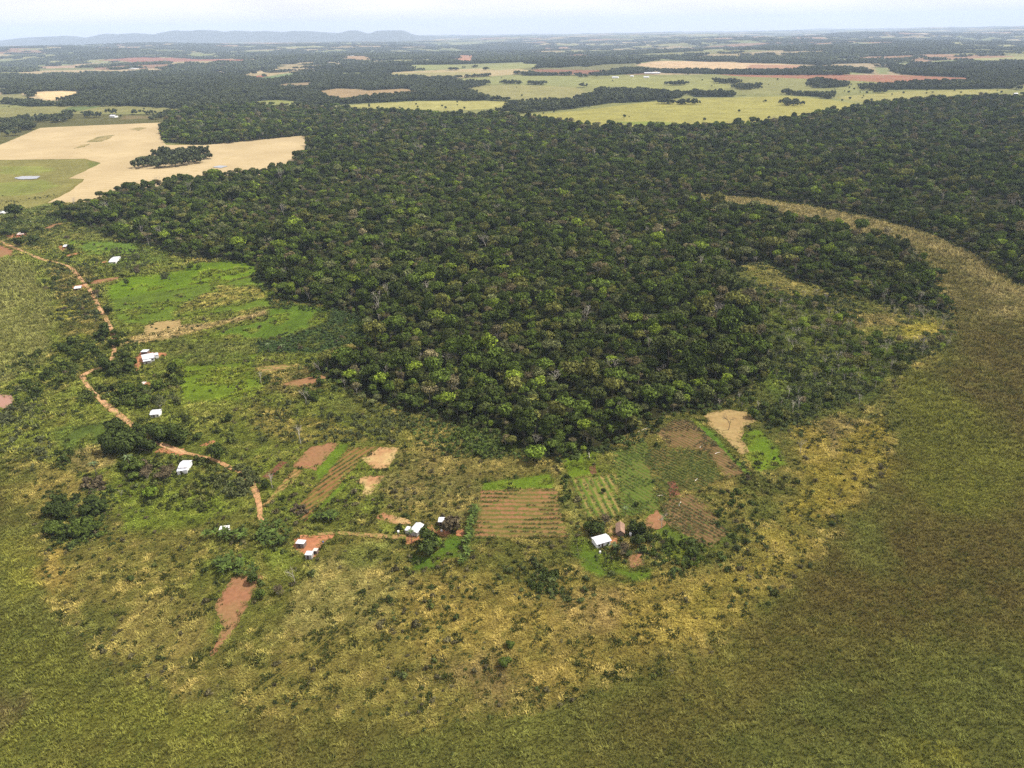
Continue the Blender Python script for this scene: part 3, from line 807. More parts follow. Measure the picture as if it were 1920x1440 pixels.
# distant woodland in blocks
def block(seed, size, n, rr_, hh_, nq, leaf):
    rng = np.random.default_rng(seed); Vs = []; Fs = []; k = 0
    for i in range(n):
        V, Fq = crown_vf(seed * 50 + i, rr_, hh_, 4, nq, leaf)
        s = rng.uniform(.7, 1.25)
        V = V * s; V += np.array([rng.uniform(-.5, .5) * size, rng.uniform(-.5, .5) * size, rng.uniform(2, 5.5)])
        Vs.append(V); Fs.append(Fq + k); k += len(V)
    return mesh_np('wood', np.concatenate(Vs), np.concatenate(Fs), ML)
pool('woodmid', [block(s, 26, 9, 5.2, 7.5, 60, 2.6) for s in (1, 2, 3, 4)])
pool('woodfar', [block(s, 90, 34, 8.5, 9.5, 24, 6.0) for s in (5, 6, 7)])
def woods():
    x, y = jgrid(-3600, 4600, 950, 5600, 24)
    r = np.hypot(x, y)
    k = infov(x, y, 47) & (r < 5400) & ~inpoly(x, y, WFOREST) & ~inpoly(x, y, WWHEAT) | inpoly(x, y, WWC)
    k &= (y > 1500) | inpoly(x, y, WWC) | (x < -600)
    x, y = x[k], y[k]
    pasture = inpoly(x, y, wp([(-300,420),(-300,290),(0,300),(158,298),(190,306),(165,318),(128,335),(160,336),(90,380),(0,400)]))
    w = (woodmask(x, y) & (np.hypot(x, y) > 1350) & ~pasture) | inpoly(x, y, WWC)
    x, y = x[w], y[w]; n = len(x)
    c = np.array([.060,.072,.030]) * (.7 + .6 * fbm(x, y, 90, 19, 3))[:, None] * RNG.uniform(.8, 1.25, n)[:, None]
    s = RNG.uniform(.85, 1.15, n)
    instancer('far_woodland', np.stack([x, y, height(x, y) - .3], 1), np.stack([s, s, s * RNG.uniform(.8, 1.2, n)], 1), RNG.integers(0, 4, n), c, 'woodmid', label='dark woods and tree belts of the middle distance')
    x, y = jgrid(-12000, 13000, 4300, 16000, 84)
    r = np.hypot(x, y)
    k = infov(x, y, 47) & (r > 5350)
    x, y = x[k], y[k]; k = woodmask(x, y) & (RNG.uniform(0, 1, len(x)) < .93); x, y = x[k], y[k]; n = len(x)
    c = np.array([.085,.102,.048]) * (.7 + .6 * fbm(x, y, 500, 29, 3))[:, None]
    s = RNG.uniform(.85, 1.15, n)
    instancer('distant_woodland', np.stack([x, y, height(x, y) - 1.5], 1), np.stack([s, s, s], 1), RNG.integers(0, 3, n), c, 'woodfar', label='blue hazed woodland patches towards the horizon')
woods()

# ------------------------------------------------------------------ sheets: fields, roads, yards, ponds
NZ = [0]
SOILS = []          # outlines bare of tall grass
def resample(P, step, jit, seed):
    out = []; rr = random.Random(seed)
    n = len(P)
    for i in range(n):
        a = P[i]; b = P[(i + 1) % n]; L = np.linalg.norm(b - a); k = max(1, int(L / step))
        for j in range(k):
            q = a + (b - a) * j / k
            out.append((q[0] + rr.uniform(-jit, jit), q[1] + rr.uniform(-jit, jit)))
    return np.array(out)
def sheet(name, label, poly, mat, step=1.6, jit=.6, cut=0, world=False, bare=True, lift=.05, **kw):
    import bmesh
    P = np.array(poly, float) if world else wp(poly)
    if bare: SOILS.append(P)
    NZ[0] += 1
    Q = resample(P, step, jit, NZ[0])
    bm = bmesh.new(); vs = [bm.verts.new((x, y, 0)) for x, y in Q]; f = bm.faces.new(vs)
    bmesh.ops.triangulate(bm, faces=[f])
    if cut:
        lo, hi = Q.min(0), Q.max(0)
        for ax in (0, 1):
            for t in np.arange(lo[ax] + cut, hi[ax], cut):
                co = [0, 0, 0]; no = [0, 0, 0]; co[ax] = t; no[ax] = 1
                bmesh.ops.bisect_plane(bm, geom=bm.verts[:] + bm.edges[:] + bm.faces[:], plane_co=co, plane_no=no)
    for v in bm.verts: v.co.z = float(height(v.co.x, v.co.y)) + lift + .006 * NZ[0]
    bmesh.ops.recalc_face_normals(bm, faces=bm.faces)
    if bm.faces[:] and bm.faces[0].normal.z < 0: bmesh.ops.reverse_faces(bm, faces=bm.faces)
    me = bpy.data.meshes.new(name); bm.to_mesh(me); bm.free(); me.materials.append(mat)
    return obj(name, me, kind='structure', label=label, **kw)
def ribbon(name, label, pts, width, mat, seed=0, bare=True, jit=.25, off=0, parent=None):
    P = wp(pts); T = []
    for i in range(len(P) - 1):
        p0 = P[max(i-1, 0)]; p1 = P[i]; p2 = P[i+1]; p3 = P[min(i+2, len(P)-1)]
        k = max(2, int(np.linalg.norm(p2 - p1) / 1.5))
        for j in range(k):
            t = j / k
            T.append(.5 * ((2*p1) + (-p0+p2)*t + (2*p0-5*p1+4*p2-p3)*t*t + (-p0+3*p1-3*p2+p3)*t**3))
    T.append(P[-1]); T = np.array(T); rr = random.Random(seed)
    D = np.gradient(T, axis=0); D /= np.linalg.norm(D, axis=1)[:, None]; Nn = np.stack([-D[:, 1], D[:, 0]], 1)
    T = T + Nn * off
    wl = np.array([width * .5 * (1 + .25 * math.sin(i * .13 + seed)) + rr.uniform(-jit, jit) for i in range(len(T))])
    wr = np.array([width * .5 * (1 + .25 * math.cos(i * .11 + seed)) + rr.uniform(-jit, jit) for i in range(len(T))])
    NZ[0] += 1; z = .05 + .006 * NZ[0]
    A = T + Nn * wl[:, None]; B = T - Nn * wr[:, None]; Cc = T
    V = np.concatenate([np.concatenate([A, np.full((len(T), 1), z)], 1), np.concatenate([Cc, np.full((len(T), 1), z + .03)], 1), np.concatenate([B, np.full((len(T), 1), z)], 1)])
    n = len(T); i = np.arange(n - 1)
    Fq = np.concatenate([np.stack([i + n, i + n + 1, i + 1, i], 1), np.stack([i + 2*n, i + 2*n + 1, i + n + 1, i + n], 1)])
    me = mesh_np(name, V, Fq, mat)
    if bare: SOILS.append(np.concatenate([A, B[::-1]]))
    if parent is not None: return obj(name, me, parent)
    o = obj(name, me, kind='structure', label=label)
    if name == 'dirt_road' and width > 3:
        for q in (-.7, .7): ribbon('wheel_rut', '', pts, .55, m_rut, seed + 20, False, .15, q, o)
    return o

G1 = S(92,112,40); G2 = S(104,124,40); GB = S(100,138,34)
m_red = m_soil('red_soil', S(158,112,82), S(150,118,80), grass=G1, gthr=.62)
m_brn = m_soil('brown_soil', S(128,80,64), S(118,84,62), grass=G1, gthr=.66)
m_pale = m_soil('pale_soil', S(176,128,92), S(198,172,118), grass=S(124,124,56), gthr=.6)
m_tanr = m_soil('tan_rows', S(160,124,76), S(176,144,92), rows=(2.4, S(104,104,48)), rowdir=math.radians(57), rowmix=.7)
m_oliv = m_soil('olive_rows', S(146,106,68), S(136,112,62), rows=(3.0, S(104,112,46)), rowdir=math.radians(57), rowmix=.7, grass=G1, gthr=.64)
m_dirt = m_soil('road_dirt', S(206,162,118), S(194,148,106), grass=S(150,120,72), gthr=.66, big=.2)
m_rut = m_soil('rut_dirt', S(226,190,150), S(210,168,128), grass=S(170,126,88), gthr=.58, big=.25)
m_yard = m_soil('yard_earth', S(196,136,98), S(180,122,88), grass=S(140,116,66), gthr=.62, big=.12)
m_lane = m_soil('lane_dirt', S(176,140,96), S(150,130,76), grass=G1, gthr=.5, big=.2)
m_stripe = m_soil('striped_field', S(156,114,80), S(140,116,70), rows=(3.3, S(102,106,48)), rowdir=math.radians(-3), rowmix=.8, grass=G1, gthr=.56)
m_garden = m_soil('garden_rows', S(156,138,84), S(132,120,66), rows=(3.4, S(96,118,44)), rowdir=math.radians(100), rowmix=.95, grass=G2, gthr=.5)
m_olv2 = m_soil('green_crop', S(112,106,56), S(102,112,50), rows=(2.2, S(92,116,42)), rowdir=math.radians(128), rowmix=.8, grass=G1, gthr=.52)
m_crop = m_soil('dark_crop', S(118,100,58), S(104,104,48), rows=(2.0, S(88,98,42)), rowdir=math.radians(128), rowmix=.8, grass=G1, gthr=.58)
m_plough = m_soil('ploughed_earth', S(124,98,66), S(136,108,74), rows=(2.0, S(98,92,50)), rowdir=math.radians(128), rowmix=.8, grass=S(98,104,48), gthr=.55)
m_bare = m_soil('bare_ground', S(176,154,104), S(166,140,94), grass=S(140,132,70), gthr=.58)
m_wheat = m_soil('ripe_grain', S(208,188,146), S(190,170,130), rows=(17.0, S(184,164,122)), rowdir=math.radians(12), rowmix=.45, big=.008, gscale=.03, grass=S(186,168,118), gthr=.6)
m_weed = m_soil('weedy_patch', S(170,152,104), S(140,132,84), big=.03, gscale=.06, grass=S(120,114,70), gthr=.5)

sheet('grain_field', 'wide pale gold grain field left of the forest', WHEAT, m_wheat, 12, 1.2, 60, lift=.2)
sheet('weed_patch', 'weedy streak in the grain field', [(160,267),(185,256),(215,253),(205,260),(190,266)], m_weed, 3, 2, 40, lift=.3)
sheet('weed_patch', 'small weedy streak in the grain field', [(138,279),(152,272),(168,270),(158,276)], m_weed, 3, 2, 40, lift=.3)
sheet('weed_patch', 'far weedy hollow in the grain field', [(243,242),(262,239),(274,240),(260,245)], m_weed, 3, 2, 40, lift=.3)
PATCH = [
 ('ploughed_field','small dark red ploughed plot',[(490,895),(527,865),(540,866),(507,897)],m_brn),
 ('ploughed_field','red soil plot at the top of the strips',[(548,874),(580,839),(621,830),(636,831),(593,882),(550,876)],m_red),
 ('crop_field','tan strip with thin rows',[(552,879),(572,882),(497,952),(490,950)],m_tanr),
 ('crop_field','long olive and brown rowed strip',[(655,838),(712,837),(676,868),(572,977),(552,970),(556,955),(600,902)],m_oliv),
 ('ploughed_field','red plot with pale lower edge',[(677,862),(712,839),(749,839),(730,877),(702,880)],m_pale),
 ('ploughed_field','pale stubble plot',[(665,902),(682,893),(721,892),(695,930),(678,927),(682,911)],m_pale),
 ('ploughed_field','bare red slope below the banana grove',[(437,1082),(494,1079),(478,1105),(457,1150),(432,1190),(412,1215),(398,1231),(396,1222),(418,1182),(404,1138),(412,1118)],m_red),
 ('crop_field','striped red and green field',[(902,920),(1042,916),(1050,950),(1066,1007),(980,1010),(889,1010)],m_stripe),
 ('crop_field','garden rows beside the striped field',[(1068,898),(1156,889),(1163,970),(1099,970)],m_garden),
 ('crop_field','rough green crop field',[(1146,847),(1208,826),(1222,850),(1238,955),(1200,966),(1163,973),(1158,900)],m_olv2),
 ('crop_field','dark green rowed crop field',[(1207,855),(1226,838),(1331,852),(1356,898),(1307,922),(1274,922),(1238,943)],m_crop),
 ('ploughed_field','dark ploughed strip along the forest edge',[(1229,812),(1265,786),(1296,789),(1340,828),(1398,888),(1361,898),(1325,848),(1253,838)],m_plough),
 ('ploughed_field','brown ploughed field with green rows',[(1238,946),(1283,925),(1307,928),(1367,1000),(1332,1028),(1296,1012),(1253,985)],m_plough),
 ('bare_ground','red bare spot between crops',[(1253,904),(1265,901),(1276,928),(1256,936)],m_brn),
 ('bare_ground','red spot in the lawn field',[(1104,876),(1117,874),(1121,889),(1110,890)],m_brn),
 ('bare_ground','tan bare clearing with a dead tree',[(1320,777),(1363,768),(1403,773),(1420,790),(1395,800),(1391,823),(1407,848),(1390,853),(1357,820),(1330,800)],m_bare),
 ('yard','red earth yard beside the white house',[(1143,1010),(1150,1004),(1156,1006),(1157,1022),(1146,1025)],m_yard),
 ('path','red path up to the thatched shed',[(1138,1000),(1145,985),(1152,980),(1153,1002)],m_lane),
 ('garden_plot','square brown garden plot',[(1177,1041),(1203,1038),(1207,1060),(1181,1065)],m_red),
 ('bare_ground','dusty red mound beside the ploughed field',[(1205,990),(1214,970),(1233,956),(1241,968),(1250,985),(1235,994)],m_red),
 ('yard','bare earth yard around the two white sheds',[(548,1027),(552,1013),(565,1004),(600,1004),(630,1000),(622,1010),(603,1022),(595,1044),(577,1048),(568,1037)],m_yard),
 ('yard','red earth yard by the long white house',[(766,1000),(775,1000),(785,1003),(786,1012),(765,1022),(758,1020)],m_yard),
 ('yard','red earth yard under the brown tree',[(800,990),(812,985),(815,995),(845,993),(845,1000),(835,1008),(822,1004)],m_yard),
 ('yard','small bare earth patch by the banana row',[(856,994),(871,992),(872,1005),(857,1006)],m_yard),
 ('bare_ground','reddish fallow behind the long white house',[(700,968),(720,962),(768,975),(770,982),(745,985),(722,978)],m_pale),
 ('yard','red earth yard at the large white house',[(250,690),(254,672),(265,660),(300,662),(314,662),(310,668),(292,672),(268,682),(258,698)],m_yard),
 ('yard','red earth clearing among the trees',[(292,848),(300,841),(318,843),(345,841),(350,852),(330,856),(312,850)],m_yard),
 ('bare_ground','orange bank on the far hillside plot',[(376,836),(398,826),(402,829),(392,838)],m_yard),
 ('yard','earth yard by the brick ruin',[(260,728),(264,716),(282,717),(276,732)],m_yard),
 ('yard','orange earth behind the roadside hut',[(10,443),(50,436),(50,444),(20,447)],m_yard),
 ('ploughed_field','orange plot by the left edge',[(-30,459),(0,460),(25,470),(22,481),(-30,488)],m_red),
 ('ploughed_field','thin orange strip below the forest',[(75,432),(100,421),(118,418),(118,421),(95,429)],m_red),
 ('yard','orange earth by the small white hut',[(108,464),(114,460),(122,466),(118,472)],m_yard),
 ('yard','orange earth strip below the small hut',[(122,479),(150,473),(149,476),(126,482)],m_yard),
 ('yard','earth apron by the twin roofed house',[(190,493),(200,488),(203,491),(197,495)],m_yard),
 ('yard','red earth track junction field',[(167,533),(180,525),(225,519),(222,524),(190,532)],m_red),
 ('yard','earth yard of the roadside shelter',[(135,537),(160,533),(163,538),(140,545)],m_yard),
 ('bare_ground','pale tan rectangle in the meadow',[(270,612),(300,603),(338,600),(342,612),(310,620),(272,628)],m_bare),
 ('ploughed_field','reddish garden strips by the forest corner',[(525,722),(560,712),(600,704),(612,708),(600,716),(560,726)],m_red),
 ('ploughed_field','narrow reddish garden strip',[(478,690),(520,684),(560,684),(540,692),(490,700)],m_lane),
]
for a, b, c, d in PATCH: sheet(a, b, c, d)
ribbon('dirt_road', 'orange dirt road winding past the farms', [(-20,440),(0,452),(20,462),(45,472),(75,485),(108,493),(130,501),(146,516),(163,538),(178,558),(188,582),(206,610),(213,635),(212,668),(200,686),(172,696),(153,706)], 3.4, m_dirt, 1)
ribbon('dirt_road', 'orange dirt road below the large white house', [(153,706),(165,725),(190,750),(212,770),(225,780),(250,800),(290,828),(345,850)], 3.3, m_dirt, 2)
ribbon('dirt_road', 'orange lane between the trees and the fields', [(345,850),(370,855),(400,862),(430,876),(452,886),(468,902),(480,925),(486,950),(488,972),(502,986)], 2.6, m_dirt, 3)
ribbon('dirt_road', 'earth lane to the long white house', [(596,1003),(620,1000),(660,1001),(720,1006),(762,1008)], 2.6, m_lane, 4)
ribbon('path', 'pale track along the meadow', [(230,648),(300,636),(400,612),(500,586)], 1.6, m_bare, 5, False)
for dx, sd in ((0, 7), (7, 8)):
    ribbon('path', 'faint olive wheel track through the tussocks', [(748+dx,1070),(715+dx,1098),(665+dx,1145),(610+dx,1198),(560+dx,1238),(500+dx,1282),(455+dx,1315)], .8, m_soil('wheel_track_%d' % sd, S(116,106,50), S(104,100,46)), sd)
mw, ntw, bw = newmat('muddy_water', .12, .5); bw.inputs['Base Color'].default_value = (*S(168,116,86), 1)
sheet('pond', 'muddy red-brown pond at the left edge', [(-60,738),(0,740),(22,742),(28,750),(15,766),(-60,772)], mw)
mw2, ntw, bw = newmat('pond_water', .05, .6); bw.inputs['Base Color'].default_value = (.12,.13,.14, 1)
sheet('pond', 'small bluish pond in the left pasture', [(28,334),(40,331),(75,331),(70,336),(35,337)], mw2, 3, 1.5, lift=.4)
sheet('pond', 'narrow pond below the copse', [(398,314),(412,311),(428,312),(415,316)], mw2, 3, 1, lift=.5)

# ------------------------------------------------------------------ houses
def roofmat(name, c, var=.1, ridges=True, rough=.5):
    m, nt, b = newmat(name, rough, .3)
    g = nd(nt, 'ShaderNodeTexCoord').outputs['Object']
    n1 = noise(nt, g, .9, 5, .6)
    c_ = mixc(nt, 'MULTIPLY', 1.0, tuple(c), mrange(nt, n1, .3, .7, 1 - var, 1 + var))
    if ridges:
        wv = nd(nt, 'ShaderNodeTexWave', wave_type='BANDS', bands_direction='X'); wv.inputs['Scale'].default_value = 1.3
        nt.links.new(g, wv.inputs['Vector'])
        wc = nd(nt, 'ShaderNodeTexWave', wave_type='BANDS', bands_direction='X'); wc.inputs['Scale'].default_value = .16
        nt.links.new(g, wc.inputs['Vector'])
        c_ = mixc(nt, 'MULTIPLY', 1.0, c_, mrange(nt, wc.outputs[1], .9, 1, 1, .72))
        n2 = noise(nt, g, .35, 4, .6); c_ = mixc(nt, 'MIX', mrange(nt, n2, .55, .7, 0, .55), c_, (.30, .24, .19))
        bump(nt, b, wv.outputs[1], .4, .05)
    nt.links.new(c_, b.inputs['Base Color']); return m
RW = roofmat('white_metal_roof', (.44,.455,.49), .1); RG = roofmat('grey_metal_roof', (.46,.46,.45), .15)
RT = roofmat('thatch', (.20,.125,.085), .3, False, .95); RP = roofmat('old_board_roof', (.44,.36,.32), .25)
WWT = m_plain('white_wall', (.62,.62,.60), .08); WGR = m_plain('grey_wall', (.28,.27,.25), .15); WBR = m_plain('brick_wall', (.36,.17,.10), .2, 4); WDK = m_plain('dark_board_wall', (.14,.10,.08), .3, 3)
MDOOR = m_plain('door_wood', (.06,.04,.03), .2); MPANE = m_plain('window_glass', (.02,.022,.025), .1, rough=.15, spec=.5); MFR = m_plain('frame_paint', (.5,.5,.48), .1)
def house(name, label, A, B, C, h=2.5, roof=RW, wall=WWT, typ='gable', rh=.9, over=.35, doors=1, wins=2, open_=False, cat='house', ridge='u'):
    a, b, c = at(*A, z=h), at(*B, z=h), at(*C, z=h)
    u = (b - a)[:2]; L = np.linalg.norm(u); u /= L; v = np.array([-u[1], u[0]]); wv_ = float(np.dot((c - a)[:2], v)); Wd = abs(wv_)
    cen = a[:2] + u * L / 2 + v * wv_ / 2
    rz = math.atan2(u[1], u[0])
    if wv_ < 0: rz += math.pi
    # local frame: x along the ridge, -y side faces the photo's near side
    if ridge == 'v': rz += math.pi / 2; L, Wd = Wd, L
    e = obj(name, None, None, (cen[0], cen[1], 0), label=label, category=cat); e.rotation_euler.z = rz
    lw, ww = L - 2 * over, Wd - 2 * over
    if open_:
        mb = MB(); mb.box((0, ww/2 - .06, h/2 - .1), (lw, .12, h - .2)); mb.box((lw*.25, 0, h/2 - .1), (lw*.45, ww - .24, h - .2))
        obj('wall', mb.mesh('wall', wall), e)
        for sx, sy in ((-1, -1), (0, -1), (-1, 1)):
            obj('post', MB().box((sx * (lw/2 - .1), sy * (ww/2 - .1), h/2 - .1), (.16, .16, h - .2)).mesh('post', MDOOR), e)
    else:
        mb = MB().box((0, 0, (h - .1)/2), (lw, ww, h - .1))
        if typ == 'gable':
            n = len(mb.v); z0 = h - .1; z1 = z0 + rh * (ww / Wd) - .05
            for sx in (-1, 1):
                q = len(mb.v); x = sx * (lw/2)
                mb.v += [(x, -ww/2, z0), (x, ww/2, z0), (x, 0, z1)]; mb.f.append([q, q+1, q+2])
        obj('wall', mb.mesh('wall', wall), e)
    rm = MB()
    if typ == 'gable':
        for s in (-1, 1):
            y0, y1 = s * Wd / 2, 0
            t = .07
            P = [(-L/2, y0, h), (L/2, y0, h), (L/2, y1, h + rh), (-L/2, y1, h + rh)]
            if s > 0: P = [P[1], P[0], P[3], P[2]]
            n = len(rm.v); rm.v += P + [(x, y, z - t) for x, y, z in P]
            for q in ((0,1,2,3),(7,6,5,4),(0,4,5,1),(1,5,6,2),(3,7,4,0)): rm.f.append([n + i for i in q])
    else:
        rm.box((0, 0, h + .1 + rh * .25), (L, Wd, .08), 0, slope=-rh * .5 / max(Wd, .1) if typ == 'shed' else 0)
    ro = obj('roof', rm.mesh('roof', roof), e)
    if typ == 'gable' and roof is not RT: obj('ridge_cap', MB().box((0, 0, h + rh + .02), (L - .05, .3, .05)).mesh('ridge_cap', RG), ro)
    for k in range(doors):
        x = lw * (-.1 + .35 * k)
        obj('door', MB().box((x, -ww/2 - .02, 1.0), (.9, .06, 2.0)).mesh('door', MDOOR), e)
    for k in range(wins):
        x = lw * (-.34 + .68 * k / max(1, wins - 1)) if wins > 1 else lw * .3
        wn = obj('window', MB().box((x, -ww/2 - .015, 1.45), (1.1, .05, 1.0)).mesh('window', MFR), e)
        obj('pane', MB().box((x, -ww/2 - .045, 1.45), (.9, .03, .8)).mesh('pane', MPANE), wn)
    return e
house('farmhouse', 'white farmhouse with white metal roof and shaded porch right of the striped field', (1119,1021.5), (1147,1013.5), (1111,1007), 2.6, open_=False, wins=2, rh=.7)
house('thatched_shed', 'brown thatched shed under trees behind the white farmhouse', (1154.5,999.5), (1172,1000.5), (1157,981.5), 2.2, RT, WDK, rh=1.5, wins=0, cat='shed', ridge='v')
house('farmhouse', 'long white roofed house beside the large dark green tree', (766.5,995.5), (782,999.5), (774,978), 2.7, wall=WGR, rh=.7, ridge='v')
house('lean_to', 'low white roofed annex on the left side of the long house', (758.5,995), (766,996), (764,987), 2.1, RW, WGR, 'shed', .3, .15, 0, 0, cat='annex')
house('shed', 'small bluish metal shed half under the brown tree', (821,980), (834,980), (823,970), 2.2, RW, WDK, 'shed', .4, .2, 1, 0, cat='shed')
house('shed', 'larger of the two white flat-roofed sheds in the earth yard', (553.7,1020), (569.5,1021.2), (556,1011.5), 2.4, RW, WDK, 'shed', .4, .15, 1, 1, cat='shed')
house('shed', 'smaller white flat-roofed shed below the first in the earth yard', (571,1041.5), (584,1042), (573,1033), 2.3, RW, WGR, 'shed', .3, .15, 1, 0, cat='shed')
house('hut', 'tiny board hut with pinkish roof touching the smaller white shed', (585.5,1033.5), (594,1034.2), (586.8,1027.5), 1.9, RP, WDK, 'shed', .25, .1, 1, 0, cat='hut')
house('hut', 'lone hut with grey roof left of the banana grove', (410,996), (428.5,994), (411.5,987), 2.2, RG, WWT, 'shed', .5, .2, 1, 0, cat='hut')
house('farmhouse', 'white roofed house with front lean-to beside the tree-ringed clearing', (333,877), (351.5,876.5), (335,863.5), 2.7, rh=.8, wins=1)
house('lean_to', 'lower white lean-to in front of the tree-ringed house', (331,885), (351,882), (333,878.5), 2.0, RW, WWT, 'shed', .3, .15, 1, 0, cat='annex')
house('farmhouse', 'white gabled house between trees right of the road', (280,778), (298,776.5), (276.5,769), 2.6, rh=.9)
house('farmhouse', 'largest white house of the upper farm on red earth', (267,674.5), (290,670), (265.5,665.3), 2.8, rh=.8)
house('shed', 'short white wing at the right end of the upper farm', (290,667), (297.5,665.5), (288.5,662.5), 2.5, RW, WWT, 'shed', .3, .2, 0, 0, cat='annex')
house('lean_to', 'lower white roof in front of the largest upper house', (268,679), (283,676.5), (267,675), 2.1, RW, WGR, 'shed', .3, .15, 1, 0, cat='annex')
house('shed', 'small white shed behind the largest upper house', (263,661), (275.5,660.5), (264,656), 2.2, RW, WDK, 'shed', .4, .2, 1, 0, cat='shed')
house('hut', 'rounded white roofed hut hidden among trees left of the upper farm', (186,681.5), (200.5,682), (188,677), 2.2, RW, WWT, 'gable', .5, .2, 1, 0, cat='hut')
house('brick_shed', 'tan roofed brick shed with broken walls below the upper farm', (262,721), (270,721), (263,716), 2.2, RP, WBR, 'shed', .3, .15, 1, 0, cat='shed')
house('farmhouse', 'twin pitched white roofed house alone in the upper meadow', (203,491.5), (217,490.5), (205.5,482), 2.6, rh=.9)
house('shelter', 'pale roofed open shelter left of the road junction', (138,541.5), (151.5,540), (141,536.5), 2.2, RG, WDK, 'gable', .6, .2, 0, 0, open_=True, cat='shelter')
house('hut', 'small white roofed hut beside a round dark bush', (117.5,462.8), (126,462), (119,458.8), 2.2, RW, WBR, 'gable', .5, .2, 1, 0, cat='hut')
house('hut', 'hut with pale board roof and orange wall near the top of the road', (31,440), (44,439), (32.5,436), 2.4, RP, WBR, 'gable', .6, .2, 1, 1, cat='hut')
house('house', 'white roof cut by the left edge below the pasture', (-8,399), (5,399), (-7,395.5), 2.6, RW, WWT, 'gable', .7, .2, 1, 1)
far = [('white barn in the fields beyond the grain field',(208,217),(218,217.3),(210,215.4)),('white farm roof among trees left of the far barn',(99,223.2),(109,223.2),(101,221.4)),
 ('long pale cattle building of the far ranch',(1208,136.4),(1238,136.2),(1210,134.6)),('white roof at the left of the far ranch',(1148,144.6),(1160,144.6),(1149,143.2)),('white roof in the middle of the far ranch',(1207,144.2),(1217,144.2),(1208,142.8)),
 ('small white roof at the left end of the far ranch trees',(1182,142.2),(1188,142.2),(1183,141)),
 ('large white shed on the far left plain',(246,128.2),(256,128.2),(247,126.6)),('small white house on the far left plain',(240,151.6),(244,151.6),(240.5,150.4)),
 ('far white house between the woods',(376,147.6),(382,147.6),(377,146.2)),('far white twin roofs on the pale hill',(648,104.6),(653,104.6),(649,103.6)),('far white shed beside the twin roofs',(656,104.4),(663,104.4),(657,103.2)),
 ('white house in the far right woods',(1762,135.4),(1768,135.4),(1763,134)),('white house at the right edge beyond the forest',(1901,175.8),(1908,175.8),(1902,174)),
 ('white speck house where forest meets the far pasture',(1651,202.6),(1656,202.6),(1652,201.2)),('far white house at the foot of the woods',(1440,109.6),(1446,109.6),(1441,108.4)),
 ('far pale house near the small wood on the left',(208,149.8),(212,149.8),(209,148.8))]
for lb, A, B, C in far:
    g = at(*A)
    k0 = g[2]
    a, b, c = at(*A, z=k0 + 4), at(*B, z=k0 + 4), at(*C, z=k0 + 4)
    L = float(np.linalg.norm(b - a)); Wd = min(max(float(np.linalg.norm(c - a)) * .5, 7), L)
    e = obj('farm_building', None, None, (float(a[0] + b[0]) / 2, float(a[1] + b[1]) / 2, k0), label=lb, category='building')
    e.rotation_euler.z = math.atan2(b[1] - a[1], b[0] - a[0])
    obj('wall', MB().box((0, 0, 2.2), (L * .96, Wd * .94, 4.4)).mesh('wall', WWT), e)
    rm = MB()
    rm.quad((-L/2, -Wd/2, 4.3), (L/2, -Wd/2, 4.3), (L/2, 0, 6.6), (-L/2, 0, 6.6)); rm.quad((L/2, Wd/2, 4.3), (-L/2, Wd/2, 4.3), (-L/2, 0, 6.6), (L/2, 0, 6.6))
    rm.quad((-L/2, 0, 6.5), (L/2, 0, 6.5), (L/2, -Wd/2, 4.2), (-L/2, -Wd/2, 4.2))
    obj('roof', rm.mesh('roof', RW), e)
# far settlement houses
for i in range(26):
    px = R.choice([R.gauss(545, 22), R.gauss(620, 20), R.gauss(480, 30)]); py = R.uniform(108, 124)
    p = at(px, py)
    e = obj('farm_building', None, None, tuple(p), label='tiny white roofed house in the far settlement among trees', category='house', group='houses of the far settlement')
    e.rotation_euler.z = R.uniform(-.5, .5); L = R.uniform(9, 18)
    obj('wall', MB().box((0, 0, 2), (L * .95, 6.6, 4)).mesh('wall', WWT), e)
    rm = MB(); rm.quad((-L/2, -3.6, 3.9), (L/2, -3.6, 3.9), (L/2, 0, 5.6), (-L/2, 0, 5.6)); rm.quad((L/2, 3.6, 3.9), (-L/2, 3.6, 3.9), (-L/2, 0, 5.6), (L/2, 0, 5.6))
    obj('roof', rm.mesh('roof', R.choice([RW, RG, RP])), e)

# ------------------------------------------------------------------ single trees
TC = dict(dark=(.038,.053,.011), mid=(.056,.078,.013), bright=(.095,.140,.016), olive=(.085,.088,.022), brown=(.085,.068,.038), grey=(.070,.080,.028), lime=(.15,.19,.03), pale=(.20,.17,.11), blue=(.052,.074,.020))
def tree(x, y, dia, c, ty, label, name='tree', group=None, zs=1.0, cat='tree'):
    rr_ = CROWN[ty][2]; s = dia / (2.15 * rr_)
    kw = dict(label=label, category=cat)
    if group: kw['group'] = group
    e = obj(name, None, None, (x, y, 0), **kw); e.scale = (s, s, s * zs); e.rotation_euler.z = R.uniform(0, 6.28)
    j = R.uniform(.8, 1.2)
    a = obj('crown', CML[ty], e); a['tint'] = [float(q) * j for q in c] + [1.0]
    obj('trunk', TML[ty], e); return e
def tpx(px, py, wpx, c, ty, label, zs=1.0, **kw):
    p = at(px, py); return tree(p[0], p[1], wpx * mpp(py), TC[c], ty, label, zs=zs, **kw)
